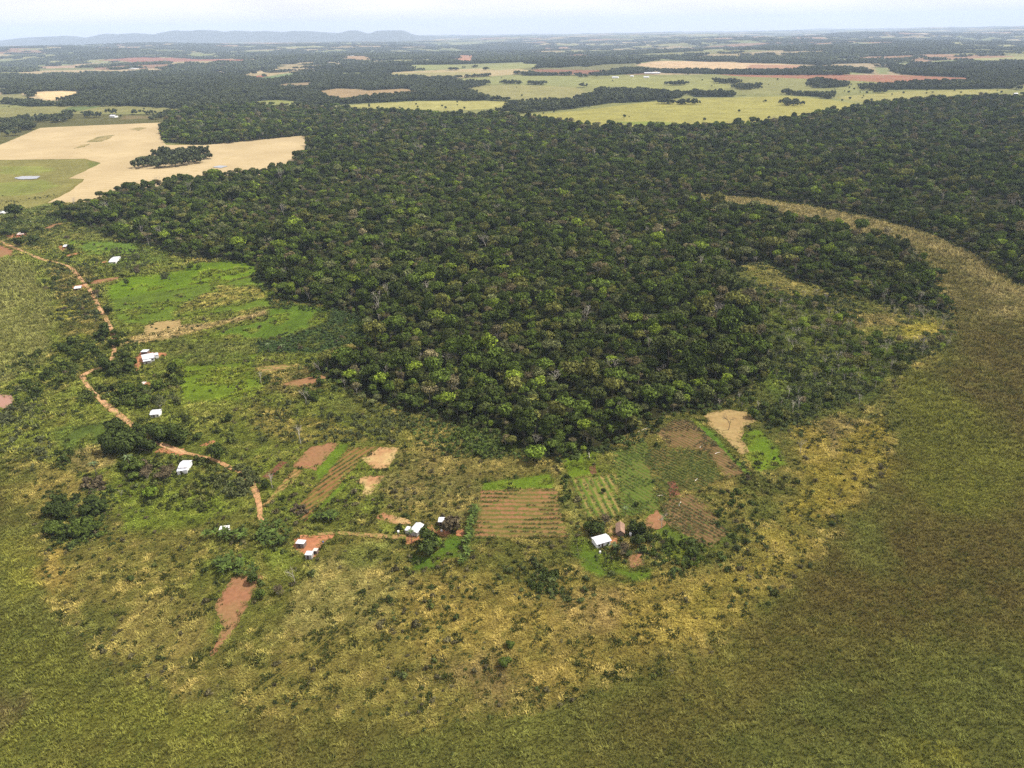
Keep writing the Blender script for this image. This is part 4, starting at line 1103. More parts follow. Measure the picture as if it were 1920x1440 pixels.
for a in [
 (286,935,35,'bright',1,'bright green spreading tree on a dark trunk with its round shadow in the pasture',1.15),
 (432,789,20,'dark',0,'round green tree alone in the pasture above the red bank',1.0),
 (327,706,29,'dark',5,'tall dark green tree right of the upper farm',1.35),
 (204,590,22,'dark',4,'round dark tree touching the right side of the road',1.0),
 (358,506,15,'mid',0,'left one of two small trees in the bright meadow',1.0),
 (375,505,14,'bright',0,'right one of two small trees in the bright meadow',1.1),
 (237,535,14,'dark',4,'small dark tree at the left tip of the bright meadow',1.2),
 (411,862,36,'dark',5,'tall dark tree with black shade beside the lane bend',1.35),
 (1003,866,52,'bright',1,'big domed bright green tree at the front edge of the forest',.95),
 (798,1020,38,'dark',5,'tall dark tree just right of the long white house',1.3),
 (806,1040,50,'dark',1,'widest dark tree of the farmyard below the long house',1.0),
 (822,1028,26,'bright',2,'bright green tree leaning behind the widest farmyard tree',1.1),
 (845,1000,48,'brown',5,'dark brown half-leafless tree shading the bluish shed',1.0),
 (1120,1000,40,'dark',1,'dark tree left of the red path behind the white farmhouse',.9),
 (1103,992,22,'mid',0,'smaller green tree at the left of the farmhouse grove',.9),
 (1134,984,26,'brown',6,'brown thin tree behind the white farmhouse',1.1),
 (1186,998,32,'dark',5,'dark tree right against the thatched shed',1.1),
 (1204,1002,30,'dark',4,'dark tree between the thatched shed and the dusty mound',1.1),
 (1196,1022,26,'dark',0,'dark tree right of the shed at the lower grove',1.1),
 (1168,1040,34,'brown',6,'brownish tree between white farmhouse and garden plot',1.0),
 (1176,1043,24,'dark',1,'dark tree at the top left corner of the garden plot',.8),
 (1219,1014,22,'dark',4,'round dark bush-like tree at the right of the grove',.9),
 (497,918,22,'dark',4,'dense dark tree beside the small red plot',1.2),
 (492,1122,26,'mid',5,'green tree at the top of the bare red slope',1.1),
 (522,1115,30,'brown',6,'brown thin tree right of the bare red slope',.8),
 (478,1092,30,'dark',4,'dark tree between banana grove and red slope',1.0),
 (736,832,22,'olive',6,'thin tree with dark shadow above the red plot',1.3),
 (1236,800,18,'dark',0,'small tree with oval shadow in the ploughed strip',1.2),
 (1180,842,16,'mid',5,'narrow green tree at the top of the rough crop field',1.4),
 (1131,925,12,'dark',0,'little tree casting shade in the garden rows',1.2),
 (1193,950,14,'dark',4,'round dark bush tree in the rough crop field',.9),
 (1226,905,9,'dark',4,'small dark tree in the middle of the rough crop field',.9),
 (1231,838,11,'dark',0,'small tree at the top corner of the dark crop field',1.2),
 (1401,900,14,'brown',6,'brown scrubby tree at the end of the ploughed strip',.9),
 (140,430,10,'mid',2,'small green tree at the forest tip plots',1.3),
 (35,463,24,'dark',4,'round dark tree on the right of the upper road',1.0),
 (66,456,26,'dark',1,'broad dark tree beside the orange-walled hut',.9),
 (48,441,16,'dark',0,'dark tree behind the orange-walled hut',1.1),
 (133,472,20,'dark',4,'dark round tree beside the small white hut',.9),
 (128,452,16,'brown',6,'brown thin tree above the small white hut',.9),
 (168,531,14,'grey',6,'grey thin tree at the road junction',1.1),
 (183,560,22,'brown',6,'brown bare-looking tree right of the road below the junction',1.1),
 (30,410,40,'dark',1,'dark broad tree by the left edge under the pasture',1.1),
 (1560,985,14,'dark',4,'lone dark shrub tree in the yellow grass belt',.8),
 (1300,1040,30,'dark',4,'dark tree clump front right of the dusty mound',.8),
 (948,1250,34,'mid',4,'largest green bush tree in the dry tussocks',.7),
 (955,1215,24,'mid',0,'green bush tree just above the largest tussock bush',.8),
 (245,1090,20,'dark',4,'lone dark bush tree in the lower left scrub',.7),
 (845,852,14,'dark',5,'dark narrow tree in the regrowth before the forest',1.5),
]: tpx(*a[:6], zs=a[6])
def bare(px, py, hpx, k, label, cat='dead tree', group=None):
    p = at(px, py); s = hpx * mpp(py) / math.cos(math.radians(33)) / 10.5
    kw = dict(label=label, category=cat)
    if group: kw['group'] = group
    o = obj('bare_tree', BARE[k], None, (p[0], p[1], 0), **kw); o.scale = (s, s, s); o.rotation_euler.z = R.uniform(0, 6.28)
for a in [(1366,806,38,2,'dark dead tree standing in the tan clearing'),(553,1092,32,0,'pale bare tree right of the bare red slope'),(522,864,26,2,'black dead stump tree at the top of the small red plot'),
 (511,916,28,0,'bare pale tree beside the small red plot'),(436,698,20,2,'blackened leaning dead tree in the pasture'),(564,832,34,0,'grey bare tree above the red soil plot'),
 (1240,992,28,1,'whitish bare tree on the dusty mound'),(1228,1058,24,2,'thin dark bare tree right of the garden plot'),(1398,892,26,2,'dark bare tree at the right end of ploughed strip'),
 (1620,780,28,2,'dark bare tree in the yellow belt right of the clearing'),(228,932,16,0,'small bare tree left of the spreading tree'),(490,720,22,0,'bare tree by the reddish garden strips'),
 (575,760,26,1,'pale bare tree below the forest corner'),(600,700,24,0,'leafless tree at the forest corner'),(1500,850,24,1,'grey bare tree above the yellow belt'),(1590,700,26,2,'dark leafless tree in the regrowth'),(1610,760,22,0,'bare tree at the right edge of regrowth')]:
    bare(*a)

TANK = m_plain('white_tank', (.6,.6,.6), .1); BARREL = m_plain('blue_barrel', (.05,.09,.2), .2)
for px, py, h, rr_, mt, nm, lb in [(1182,1004,1.5,.6,TANK,'water_tank','small white tank beside the thatched shed'),(747,999,1.1,.5,TANK,'water_tank','small white tank in the grass left of the long house'),(828,997,1.0,.45,TANK,'barrel','pale barrel at the edge of the red yard'),(1125,1037,1.0,.4,TANK,'barrel','pale barrel in front of the white farmhouse'),(606,1018,.9,.35,BARREL,'barrel','dark blue barrel in the bare earth yard')]:
    q = at(px, py); e = obj(nm, None, None, (q[0], q[1], 0), label=lb, category='tank' if nm != 'barrel' else 'barrel')
    obj('body', MB().tube([(0,0,0),(0,0,h*.5),(0,0,h)], [rr_,rr_*1.04,rr_*.96], 12).mesh('body', mt), e); obj('lid', MB().tube([(0,0,h),(0,0,h+.08),(0,0,h+.1)], [rr_*.96,rr_*.6,.01], 12).mesh('lid', mt), e)
# garden fence: posts and rails
for nm, pl in (('square brown garden plot',[(1177,1041),(1203,1038),(1207,1060),(1181,1065)]),('lawn of the white farmhouse',[(1110,1012),(1080,1015),(1085,1045),(1120,1066),(1160,1080)])):
    Q = wp(pl); e = obj('fence', None, None, (Q[0][0], Q[0][1], 0), label='thin wooden post fence round the ' + nm, category='fence'); T = []
    for i in range(len(Q) - (0 if 'plot' in nm else 1)):
        a, b = Q[i], Q[(i + 1) % len(Q)]; k = max(2, int(np.linalg.norm(b - a) / 3))
        for j in range(k): T.append(a + (b - a) * j / k - Q[0])
    for t_ in T: obj('post', MB().box((t_[0], t_[1], .6), (.16, .16, 1.3)).mesh('post', MBARK), e)
    for zz in (.5, 1.0):
        L_ = [(t_[0], t_[1], zz) for t_ in T] + ([(T[0][0], T[0][1], zz)] if 'plot' in nm else []); obj('rail', MB().tube(L_, [.03] * len(L_), 4).mesh('rail', MBARK), e)
# palms and bananas
V, Fq = fronds_vf(14, 3.0, .55, 1.9, (.3, 1.2), 4, 6.2); PALMC = mesh_np('palm_crown', V, Fq, ML); PALMT = MB().tube([(0,0,-.2),(.1,0,3),(0,.1,6.3)], [.2,.15,.14], 6).mesh('palm_trunk', MBARK)
for px, py, s, lb in [(181,890,1.0,'palm with dark shadow in the left pasture'),(245,880,1.15,'pale feathery palm among the dark trees'),(772,1016,.85,'palm in front of the long white house'),(1150,1034,.6,'small palm below the white farmhouse'),
   (505,662,1.0,'left palm in the row at the meadow top'),(532,664,1.0,'right palm in the row at the meadow top'),(820,478,1.1,'palm emerging at the left forest'),(1172,968,.7,'palm beside the dark grove')]:
    p = at(px, py); e = obj('palm_tree', None, None, (p[0], p[1], 0), label=lb, category='palm tree'); e.scale = (s, s, s); e.rotation_euler.z = R.uniform(0, 6)
    a = obj('crown', PALMC, e); a['tint'] = [.09, .12, .05, 1.0]; obj('trunk', PALMT, e)
BAN = []
for s in (41, 42, 43):
    V, Fq = fronds_vf(9, 2.6, .75, 1.7, (.75, 1.35), s, 1.9); BAN.append(mesh_np('banana_leaves', V, Fq, ML))
BANT = MB().tube([(0,0,-.1),(0,0,1.1),(0,0,2.1)], [.16,.13,.09], 6).mesh('banana_stem', m_plain('banana_stem', (.16,.17,.07), .2))
def bananas(cx, cy, rx, ry, n, label, group, row=None):
    for i in range(n):
        if row:
            t = (i + .5) / n; px = row[0] + (row[2] - row[0]) * t + R.uniform(-5, 5); py = row[1] + (row[3] - row[1]) * t + R.uniform(-2, 2)
        else:
            a = R.uniform(0, 6.28); q = math.sqrt(R.random()); px, py = cx + rx * q * math.cos(a), cy + ry * q * math.sin(a)
        p = at(px, py); e = obj('banana_plant', None, None, (p[0], p[1], 0), label=label, category='banana plant', group=group)
        s = R.uniform(.75, 1.3); e.scale = (s, s, s); e.rotation_euler.z = R.uniform(0, 6.28)
        a = obj('leaves', R.choice(BAN), e); j = R.uniform(.75, 1.35); a['tint'] = [.050 * j, .074 * j, .014 * j, 1.0]; obj('stem', BANT, e)
bananas(512, 1008, 34, 22, 30, 'banana plant in the grove between the grey hut and the sheds', 'banana plants of the upper grove')
bananas(425, 1010, 40, 10, 16, 'banana plant in the line below the grey hut', 'banana plants below the grey hut')
bananas(450, 1066, 42, 18, 26, 'banana plant in the grove above the bare red slope', 'banana plants of the lower grove')
bananas(0, 0, 0, 0, 26, 'banana plant in the row left of the striped field', 'banana plants of the field row', row=(893,955,868,1062))
bananas(614, 975, 22, 9, 9, 'banana plant at the lower end of the olive strip', 'banana plants by the olive strip')

# fallen logs
ML_OG = m_plain('grey_log', (.42,.39,.33), .2)
for px, py, L, an, lb in [(1207,806,9,.6,'pale fallen trunk at the forest edge'),(1105,852,7,1.5,'pale fallen log in the lawn field'),(1275,945,3.5,1.1,'short pale log in the brown ploughed field'),(1238,930,3,.2,'pale branch beside the red spot'),
   (1315,838,3,.7,'pale branch in the dark crop field'),(1345,850,3.5,.5,'pale log near the ploughed strip'),(1127,850,6,2.2,'dark fallen log at the top of the lawn field'),(455,744,4,2.4,'dark fallen branch in the pasture'),(1306,900,3,.9,'pale stick in the crop rows')]:
    p = at(px, py); o = obj('fallen_log', MB().tube([(-L/2,0,.15),(0,.2,.2),(L/2,0,.15)], [.2,.17,.1], 6).mesh('fallen_log', ML_OG if 'pale' in lb else MDEADB), None, (p[0], p[1], .05), label=lb, category='log'); o.rotation_euler.z = an

# ------------------------------------------------------------------ clumps of trees and bushes
CL = [
 (250,835,52,32,15,'t',11,'dark','dark green tree in the dense clump right of the left pasture field'),
 (335,818,42,16,8,'t',10,'dark','dark green tree in the clump above the red clearing'),
 (245,880,24,22,7,'t',8,'mid','green tree in the clump left of the lean-to house'),
 (285,888,40,20,12,'t',6,'brown','brownish tree in the thicket left of the lean-to house'),
 (440,905,42,28,30,'b',5.5,'grey','greyish bush in the large thicket left of the lane'),
 (372,925,30,16,10,'b',5,'olive','olive bush below the lean-to house'),
 (205,645,34,22,10,'t',8,'dark','dark tree at the lower end of the upper road'),
 (225,690,30,20,10,'t',9,'dark','dark tree around the hidden rounded hut'),
 (262,742,44,22,15,'t',8,'mid','green tree in the belt above the gabled house'),
 (300,755,36,14,8,'t',7,'grey','grey-green tree right of the brick shed'),
 (150,665,38,22,14,'t',7,'dark','dark tree in the belt left of the road gap'),
 (95,695,46,24,22,'b',6,'dark','dark bush in the belt between pond and road'),
 (45,735,30,26,16,'b',6,'dark','dark bush around the muddy pond'),
 (50,790,34,26,14,'b',5,'grey','grey-green bush below the muddy pond'),
 (118,858,18,16,8,'b',5,'dark','dark bush right of the dry slope'),
 (178,915,28,16,12,'b',4.5,'brown','brownish bush in the row left of the spreading tree'),
 (110,965,26,22,9,'t',7,'dark','dark tree in the left copse of the lower pasture'),
 (180,965,24,20,8,'t',7,'dark','dark tree in the right copse of the lower pasture'),
 (145,1000,46,18,16,'t',7,'mid','green tree in the lower copse of the pasture'),
 (115,535,34,14,14,'b',6,'dark','dark bush in the thicket left of the road junction'),
 (150,580,34,18,18,'b',6,'grey','grey-green bush in the thicket left of the middle road'),
 (110,480,26,10,10,'b',5,'dark','dark bush along the upper road'),
 (180,492,22,6,8,'b',5,'dark','dark bush in the row left of the twin roofed house'),
 (240,488,22,10,10,'t',6,'grey','grey tree right of the twin roofed house'),
 (265,508,14,6,5,'t',6,'brown','brown tree at the top left of the bright meadow'),
 (12,440,20,8,6,'t',8,'dark','dark tree beside the start of the road'),
 (1235,1030,34,26,12,'b',4,'mid','green bush in the garden right of the farmhouse'),
 (1290,1035,44,28,15,'b',4,'mid','dark bush in the thicket right of the garden plot'),
 (1380,970,40,60,26,'b',3.6,'dark','dark bush right of the brown ploughed field'),
 (1440,900,50,30,20,'b',3.6,'olive','olive bush in the scrub right of the ploughed strip'),
 (1030,1095,36,20,16,'b',4.5,'dark','dark bush in the tussocks below the striped field'),
 (900,830,70,26,40,'b',4.5,'mid','green bush in the regrowth before the forest'),
 (700,795,80,24,30,'b',4,'grey','greyish bush in the scrub below the forest corner'),
 (520,800,60,24,18,'b',4,'olive','olive bush above the small red plot'),
 (470,745,40,22,10,'b',4,'olive','olive bush in the pasture below the meadow'),
 (588,740,26,18,8,'t',6,'mid','green tree at the forest corner garden'),
 (505,715,22,8,6,'b',5,'dark','dark bush beside the garden strips'),
 (540,645,70,20,40,'b',4,'blue','blue-green bush in the dense regrowth beside the forest'),
 (640,620,40,30,40,'b',4,'blue','blue-green bush in the regrowth right of the green field'),
 (480,520,30,6,8,'b',4,'dark','dark bush in the strip below the bright meadow'),
 (560,560,40,8,12,'t',7,'dark','dark tree at the forest front above the green field'),
 (330,580,60,25,8,'b',3,'dark','small dark bush scattered in the middle meadow'),
 (290,620,40,12,8,'b',3,'dark','small dark bush at the pale tan rectangle'),
 (1060,920,10,30,14,'b',3.5,'dark','dark bush in the hedge right of the striped field'),
 (560,960,16,8,6,'b',4,'brown','brown bush at the lower end of the rowed strips'),
 (680,975,40,14,16,'b',3,'olive','olive bush above the earth lane'),
]
taken_b = 0
def bush(x, y, dia, c, label, group):
    e = obj('bush', R.choice(BUSHM), None, (x, y, 0), label=label, category='bush', group=group)
    s = dia / 3.3; e.scale = (s, s, s * R.uniform(.8, 1.15)); e.rotation_euler.z = R.uniform(0, 6.28); j = R.uniform(.75, 1.3)
    e['tint'] = [float(q) * j for q in c] + [1.0]
restb = []
budget = {'t': 250, 'b': 290}
for cx, cy, rx, ry, n, kd, sz, cn_, lb in sorted(CL, key=lambda q: -q[1]):
    for i in range(n):
        a = R.uniform(0, 6.28); q = math.sqrt(R.random()); p = at(cx + rx * q * math.cos(a), cy + ry * q * math.sin(a))
        dia = sz * R.uniform(.65, 1.25)
        c = TC[cn_] if R.random() < .75 else TC[R.choice(['dark', 'mid', 'olive', 'brown', 'grey'])]
        for _ in range(2):
            a2 = R.uniform(0, 6.28); q2 = math.sqrt(R.random()) * 1.15; p2 = at(cx + rx * q2 * math.cos(a2), cy + ry * q2 * math.sin(a2)); restb.append((p2[0], p2[1], min(sz * .5, 3.6) * R.uniform(.5, 1.2), TC[cn_] if R.random() < .6 else TC['dark']))
        budget[kd] -= 1
        if budget[kd] < 0: restb.append((p[0], p[1], dia, c)); continue
        if kd == 't': tree(p[0], p[1], dia, TC[cn_], R.choice([0,1,2,4,5] if cn_ not in ('brown', 'grey') else [6,6,5,7]), lb, group=lb.split(' in ')[-1] + ' trees', zs=R.uniform(.8, 1.15))
        else: bush(p[0], p[1], dia, TC[cn_], lb, lb.split(' in ')[-1] + ' bushes')

# ------------------------------------------------------------------ open regrowth right of the forest, small scrub everywhere
def bare_of(x, y, m=.3):
    k = np.zeros(x.shape, bool)
    for P in SOILS:
        lo, hi = P.min(0), P.max(0)
        q = (x > lo[0]) & (x < hi[0]) & (y > lo[1]) & (y < hi[1])
        if q.any():
            idx = np.where(q)[0]; s = sdist(x[idx], y[idx], P); k[idx] |= s > (m if np.isscalar(m) else m[idx])
    return k
def scrub():
    # tree layer of the regrowth
    x, y = jgrid(100, 700, 330, 1000, 7.0)
    k = inpoly(x, y, WSPARSE); x, y = x[k], y[k]
    f = fbm(x, y, 45, 501, 3); k = (f > .50) & (RNG.uniform(0, 1, len(x)) < .8); x, y = x[k], y[k]
    cm = colmap(x, y); k = cm[:, 0] < S(118,118,60)[0]; x, y = x[k], y[k]; n = len(x)
    c, kk = forest_tints(x, y); c *= 1.1
    ty = RNG.choice([0, 4, 5, 6, 6, 7, 8, 9], n); s = RNG.uniform(.45, .95, n)
    order = np.argsort(y); ind = order[:30]; rest = order[30:]
    instancer('open_woodland', np.stack([x, y, x * 0], 1)[rest], np.stack([s, s, s], 1)[rest], ty[rest], c[rest], 'canopy', label='open woodland of thin trees right of the forest')
    for i in ind:
        if ty[i] >= 8: o = obj('bare_tree', BARE[ty[i]-8], None, (x[i], y[i], 0), label='leafless tree in the regrowth right of the forest', category='bare tree', group='leafless trees of the regrowth'); o.scale = [float(s[i])] * 3; continue
        tree(x[i], y[i], float(s[i]) * 2.1 * CROWN[ty[i]][2], c[i], int(ty[i]), 'thin crowned tree in the regrowth right of the forest', group='thin trees of the regrowth')
    # shrub layer
    X, Y, Sz, C = [], [], [], []
    def add(x, y, s, c): X.append(x); Y.append(y); Sz.append(s); C.append(c)
    x, y = jgrid(100, 720, 330, 1000, 2.7); k = inpoly(x, y, WSPARSE); x, y = x[k], y[k]
    k = (fbm(x, y, 26, 511, 3) > .49) & (colmap(x, y)[:, 0] < S(118,118,60)[0]); x, y = x[k], y[k]; n = len(x)
    add(x, y, RNG.uniform(.5, 1.2, n), np.array([.05,.066,.022]) * RNG.uniform(.6, 1.5, n)[:, None])
    for poly, sp, tn in (([(622,580),(690,592),(690,640),(600,662),(480,662),(480,645),(560,625),(615,605)], 2.6, (.048,.072,.024)), ([(740,772),(860,800),(935,815),(965,838),(990,865),(900,862),(800,850),(760,800)], 2.9, (.055,.078,.020)),
        ([(560,575),(600,574),(640,584),(620,590),(560,583)], 2.6, (.045,.066,.016)), ([(500,560),(520,560),(560,572),(540,580),(505,572)], 2.6, (.045,.066,.016)), ([(640,728),(700,752),(760,775),(820,800),(760,805),(690,775)], 3.2, (.062,.070,.026)),
        ([(1095,845),(1155,835),(1200,800),(1232,790),(1236,815),(1200,830),(1150,846),(1110,850)], 2.8, (.045,.062,.018))):
        P = wp(poly); lo, hi = P.min(0), P.max(0); x, y = jgrid(lo[0], hi[0], lo[1], hi[1], sp); k = inpoly(x, y, P) & (RNG.uniform(0, 1, len(x)) < .85); x, y = x[k], y[k]; n = len(x)
        add(x, y, RNG.uniform(.45, 1.15, n), np.array(tn) * RNG.uniform(.55, 1.6, n)[:, None])
    for poly, th, sz, tn in (([(60,650),(200,620),(340,640),(345,720),(230,765),(60,745),(0,700)], .46, 1.4, (.050,.064,.014)), ([(-40,690),(60,720),(110,860),(50,900),(-40,880)], .48, 1.0, (.060,.068,.028)),
        ([(200,775),(430,785),(475,900),(440,965),(300,960),(220,895)], .50, 1.15, (.056,.068,.016)), ([(60,925),(215,915),(215,1025),(90,1035)], .46, 1.1, (.042,.058,.014)), ([(85,480),(195,500),(205,595),(90,605)], .48, 1.1, (.046,.058,.020)),
        ([(-30,395),(120,405),(90,465),(-30,455)], .5, 1.3, (.044,.060,.016)), ([(195,465),(310,470),(320,525),(200,530)], .5, 1.0, (.060,.070,.026)), ([(375,985),(560,990),(500,1100),(400,1085)], .50, .9, (.048,.064,.016)),
        ([(480,740),(760,785),(760,832),(480,832)], .48, .9, (.060,.070,.026)), ([(1215,1005),(1345,1015),(1370,1085),(1230,1085)], .53, .9, (.046,.064,.016)), ([(1330,870),(1490,870),(1510,1000),(1400,1050),(1320,1000)], .47, .8, (.050,.062,.018)),
        ([(900,1030),(1180,1095),(1150,1135),(930,1125)], .5, .85, (.050,.062,.018)), ([(320,640),(480,640),(480,690),(330,690)], .58, .8, (.05,.062,.02)), ([(1100,960),(1260,960),(1250,1060),(1110,1060)], .54, .9, (.046,.062,.016))):
        P = wp(poly); lo, hi = P.min(0), P.max(0); x, y = jgrid(lo[0], hi[0], lo[1], hi[1], 2.7); k = inpoly(x, y, P) & (fbm(x, y, 20, 551, 4) > th) & (RNG.uniform(0, 1, len(x)) < .62) & ~bare_of(x, y, -1.2); x, y = x[k], y[k]; n = len(x)
        add(x, y, np.clip(RNG.lognormal(-.25, .4, n), .3, 1.9) * sz, np.array(tn) * RNG.uniform(.6, 1.6, n)[:, None])
    # forest skirt
    x, y = jgrid(-1200, 1500, 300, 1900, 4.2); d = sdist(x, y, WFOREST); k = (d > -5) & (d < np.where(np.hypot(x, y) < 700, 26, 9)) & infov(x, y) ; x, y = x[k], y[k]; k = RNG.uniform(0, 1, len(x)) < .75; x, y = x[k], y[k]; n = len(x)
    k = ~inpoly(x, y, WWHEAT) | (sdist(x, y, WWHEAT) < 1); x, y = x[k], y[k]; n = len(x)
    add(x, y, RNG.uniform(.6, 1.7, n), np.array([.042,.058,.014]) * RNG.uniform(.6, 1.6, n)[:, None])
    # scattered scrub on the upland
    x, y = jgrid(-800, 620, 150, 1050, 3.0)
    k = infov(x, y) & inpoly(x, y, WUP) & ~inpoly(x, y, WFOREST) & ~inpoly(x, y, WSPARSE) & ~inpoly(x, y, WWHEAT); x, y = x[k], y[k]
    f = fbm(x, y, 38, 521, 4); dens = np.clip((f - .37) * 2.6, .10, .85) * (1 - .3 * sstep(600, 900, np.hypot(x, y)))
    k = (RNG.uniform(0, 1, len(x)) < dens) & ~bare_of(x, y, -.4); x, y = x[k], y[k]; n = len(x)
    vil = (x < -60) & (y > 330); gm = colmap(x, y); lush = gm[:, 1] / (gm[:, 0] + 1e-6) > 1.45
    k = (~lush | (RNG.uniform(0, 1, n) < .12)) & (~vil | (RNG.uniform(0, 1, n) < .6)); x, y = x[k], y[k]; n = len(x)
    base = np.array([(.036,.048,.012), (.052,.062,.014), (.084,.076,.034), (.060,.074,.022), (.070,.062,.030)])[RNG.integers(0, 5, n)]
    add(x, y, np.clip(RNG.lognormal(-.75, .45, n), .25, 1.4), base * RNG.uniform(.7, 1.4, n)[:, None])
    # marsh: rare dark dots
    x, y = jgrid(-400, 700, 120, 900, 9); k = infov(x, y) & ~inpoly(x, y, WUP) & (RNG.uniform(0, 1, len(x)) < .10); x, y = x[k], y[k]; n = len(x)
    add(x, y, RNG.uniform(.3, .6, n), np.array([.035,.048,.018]) * RNG.uniform(.7, 1.4, n)[:, None])
    if restb:
        a = np.array([(q[0], q[1], q[2] / 3.3, *q[3]) for q in restb]); add(a[:, 0], a[:, 1], a[:, 2], a[:, 3:6])
    # bushes in the far pastures
    x = np.concatenate(X); y = np.concatenate(Y); s = np.concatenate(Sz); c = np.concatenate(C); n = len(x)
    instancer('scrub', np.stack([x, y, height(x, y)], 1), np.stack([s, s, s * RNG.uniform(.7, 1.1, n)], 1), RNG.integers(0, 3, n), c, 'shrubs', label='countless small bushes of the scrubland')
    # lone trees dotted over pastures
    for i in range(90):
        px, py = R.choice([(R.uniform(860, 1560), R.uniform(146, 230)), (R.uniform(0, 340), R.uniform(196, 232)), (R.uniform(650, 950), R.uniform(192, 206)), (R.uniform(1560, 1880), R.uniform(165, 198))])
        p = at(px, py)
        a = np.array([p[0]]); b = np.array([p[1]])
        if woodmask(a, b)[0] or inpoly(a, b, WFOREST)[0] or inpoly(a, b, WWHEAT)[0]: continue
        e = tree(p[0], p[1], R.uniform(5, 11), TC['dark'], R.choice([0, 1, 4, 5]), 'lone dark tree dotted in the far pastures', group='lone trees of the far pastures'); e.location.z = float(p[2])
scrub()

# ------------------------------------------------------------------ grass and reeds
pool('tufts', [mesh_np('grass_tuft', *tuft_vf(61, 16, 1.0, .075, 1.3, .8), MT), mesh_np('grass_tuft', *tuft_vf(62, 20, 1.2, .06, 1.5, .9), MT), mesh_np('reed_tuft', *tuft_vf(63, 22, 1.5, .05, 1.4, .45), MT), mesh_np('weed_tuft', *tuft_vf(64, 18, .6, .11, 1.3, .7), MT)])
def grass():
    X, Y, Sc = [], [], []
    for s, r0_, r1, k in ((1.1, 120, 400, .78), (1.7, 400, 700, 1.2), (2.8, 700, 1150, 1.9)):
        x, y = jgrid(-1000, 1000, 90, 1150, s); r = np.hypot(x, y); m = (r >= r0_) & (r < r1) & infov(x, y, 52 if r0_ > 200 else 66)
        m &= ~inpoly(x, y, WFOREST); x, y = x[m], y[m]
        X.append(x); Y.append(y); Sc.append(np.full(len(x), k))
    x = np.concatenate(X); y = np.concatenate(Y); k = np.concatenate(Sc)
    m = ~inpoly(x, y, WWHEAT) & ~bare_of(x, y, RNG.uniform(0, 1, len(x)) ** 2 * 3.2); x, y, k = x[m], y[m], k[m]; n = len(x)
    up = inpoly(x, y, WUP)
    c = colmap(x, y)
    lush = c[:, 1] / (c[:, 0] + 1e-6) > 1.45
    clump = fbm(x, y, 3.2, 601, 3); pat = fbm(x, y, 7.5, 611, 2)
    br = np.exp((clump - .5) * np.where(lush, .6, np.where(up, 2.7, 1.5))) * RNG.uniform(.78, 1.28, n)
    straw = S(198,174,100)
    dry = 1 - .75 * sstep(1.02, 1.18, c[:, 1] / (c[:, 0] + 1e-6))
    m2 = (up & ~lush)[:, None] * (sstep(.5, .68, pat) * .42 * dry)[:, None]
    br = np.clip(br, .35, 1.55)
    c = (c * (1 - m2) + straw * m2) * br[:, None] * np.where(up, 1.38, 1.80)[:, None]
    grn = (sstep(.55, .7, fbm(x, y, 4.4, 621, 2)) * .5)[:, None] * (~lush)[:, None]
    c = c * (1 - grn) + S(94,106,42) * grn
    shr = up & ~lush & ((x > -60) | (y < 330) | (RNG.uniform(0, 1, n) < .45)) & (fbm(x, y, 3.8, 631, 3) > .62 - .10 * (fbm(x, y, 45, 641, 2) - .5) * 2) & (RNG.uniform(0, 1, n) < .7)
    c = np.where(shr[:, None], S(72,80,34) * RNG.uniform(.6, 1.3, n)[:, None], c)
    s = k * RNG.uniform(.65, 1.25, n) * np.where(lush, .5, 1.0) * (.65 + .7 * clump) * np.where(shr, 1.25, 1)
    h = s * np.where(shr, 1.5, 1) * np.where(up, .85, 1.15) * np.where(lush, .6, 1)
    idx = np.where(lush | shr, 3, np.where(up, RNG.integers(0, 2, n), RNG.integers(1, 3, n)))
    thin = (RNG.uniform(0, 1, n) < np.where(lush, .8, .9)); 
    P = np.stack([x, y, np.zeros(n)], 1)
    for nm, q, lb in (('dry_grass', up & thin, 'tussock grass of the scrubland'), ('marsh_reeds', ~up & thin, 'dense olive and brown marsh reeds')):
        instancer(nm, P[q], np.stack([s, s, h], 1)[q], idx[q], c[q], 'tufts', label=lb)
    print('tufts', n)
grass()
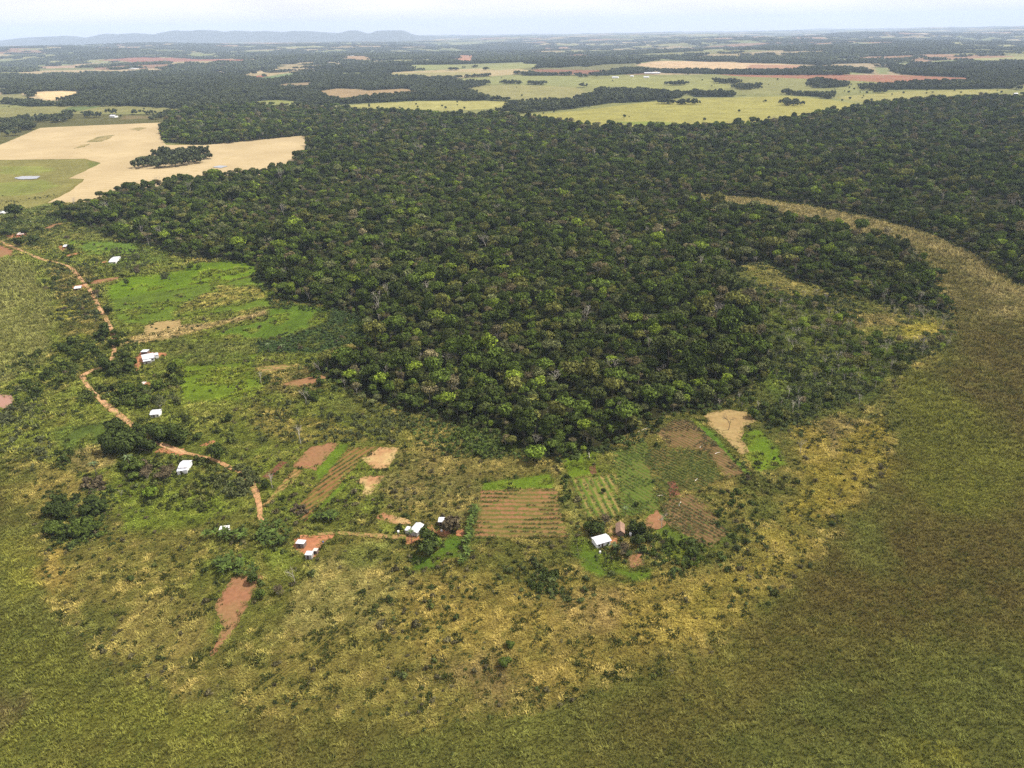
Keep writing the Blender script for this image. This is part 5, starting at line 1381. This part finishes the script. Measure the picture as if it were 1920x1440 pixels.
def crops():
    X, Y, C = [], [], []
    for poly, sp, an, col, dn in (([(1207,855),(1226,838),(1331,852),(1356,898),(1307,922),(1274,922),(1238,943)], 2.0, 128, (.055,.080,.022), .8),
        ([(1229,812),(1265,786),(1296,789),(1340,828),(1398,888),(1361,898),(1325,848),(1253,838)], 2.0, 128, (.060,.064,.030), .5),
        ([(1238,946),(1283,925),(1307,928),(1367,1000),(1332,1028),(1296,1012),(1253,985)], 2.0, 128, (.060,.075,.028), .55),
        ([(1146,847),(1208,826),(1222,850),(1238,955),(1200,966),(1163,973),(1158,900)], 2.2, 128, (.070,.100,.025), .6),
        ([(902,920),(1042,916),(1050,950),(1066,1007),(980,1010),(889,1010)], 3.3, -3, (.060,.078,.022), .53),
        ([(1068,898),(1156,889),(1163,970),(1099,970)], 3.4, 100, (.075,.11,.026), .6),
        ([(655,838),(712,837),(676,868),(572,977),(552,970),(556,955),(600,902)], 3.0, 57, (.070,.085,.026), .5)):
        P = wp(poly); lo, hi = P.min(0), P.max(0); cx, cy = (lo + hi) / 2; Rr = np.linalg.norm(hi - lo) / 2
        u, v = np.meshgrid(np.arange(-Rr, Rr, .9), np.arange(-Rr, Rr, sp)); u = u.ravel(); v = v.ravel()
        u = u + RNG.uniform(-.25, .25, len(u)); v = v + RNG.normal(0, .16, len(v)) + .5 * np.sin(u * .05) + .5 * np.sin(u * .13 + v * .3)
        t = math.radians(an); x = cx + u * math.cos(t) - v * math.sin(t); y = cy + u * math.sin(t) + v * math.cos(t)
        m = inpoly(x, y, P) & (fbm(x, y, 9, 701, 3) > 1 - dn) & (RNG.uniform(0, 1, len(x)) < .85); x, y = x[m], y[m]
        X.append(x); Y.append(y); C.append(np.array(col) * RNG.uniform(.7, 1.4, len(x))[:, None])
    x = np.concatenate(X); y = np.concatenate(Y); c = np.concatenate(C); n = len(x); s = RNG.uniform(.5, .85, n)
    instancer('crop_rows', np.stack([x, y, np.full(n, .3)], 1), np.stack([s, s, s * 1.2], 1), np.full(n, 3), c, 'tufts', label='rows of low crop plants')
crops()
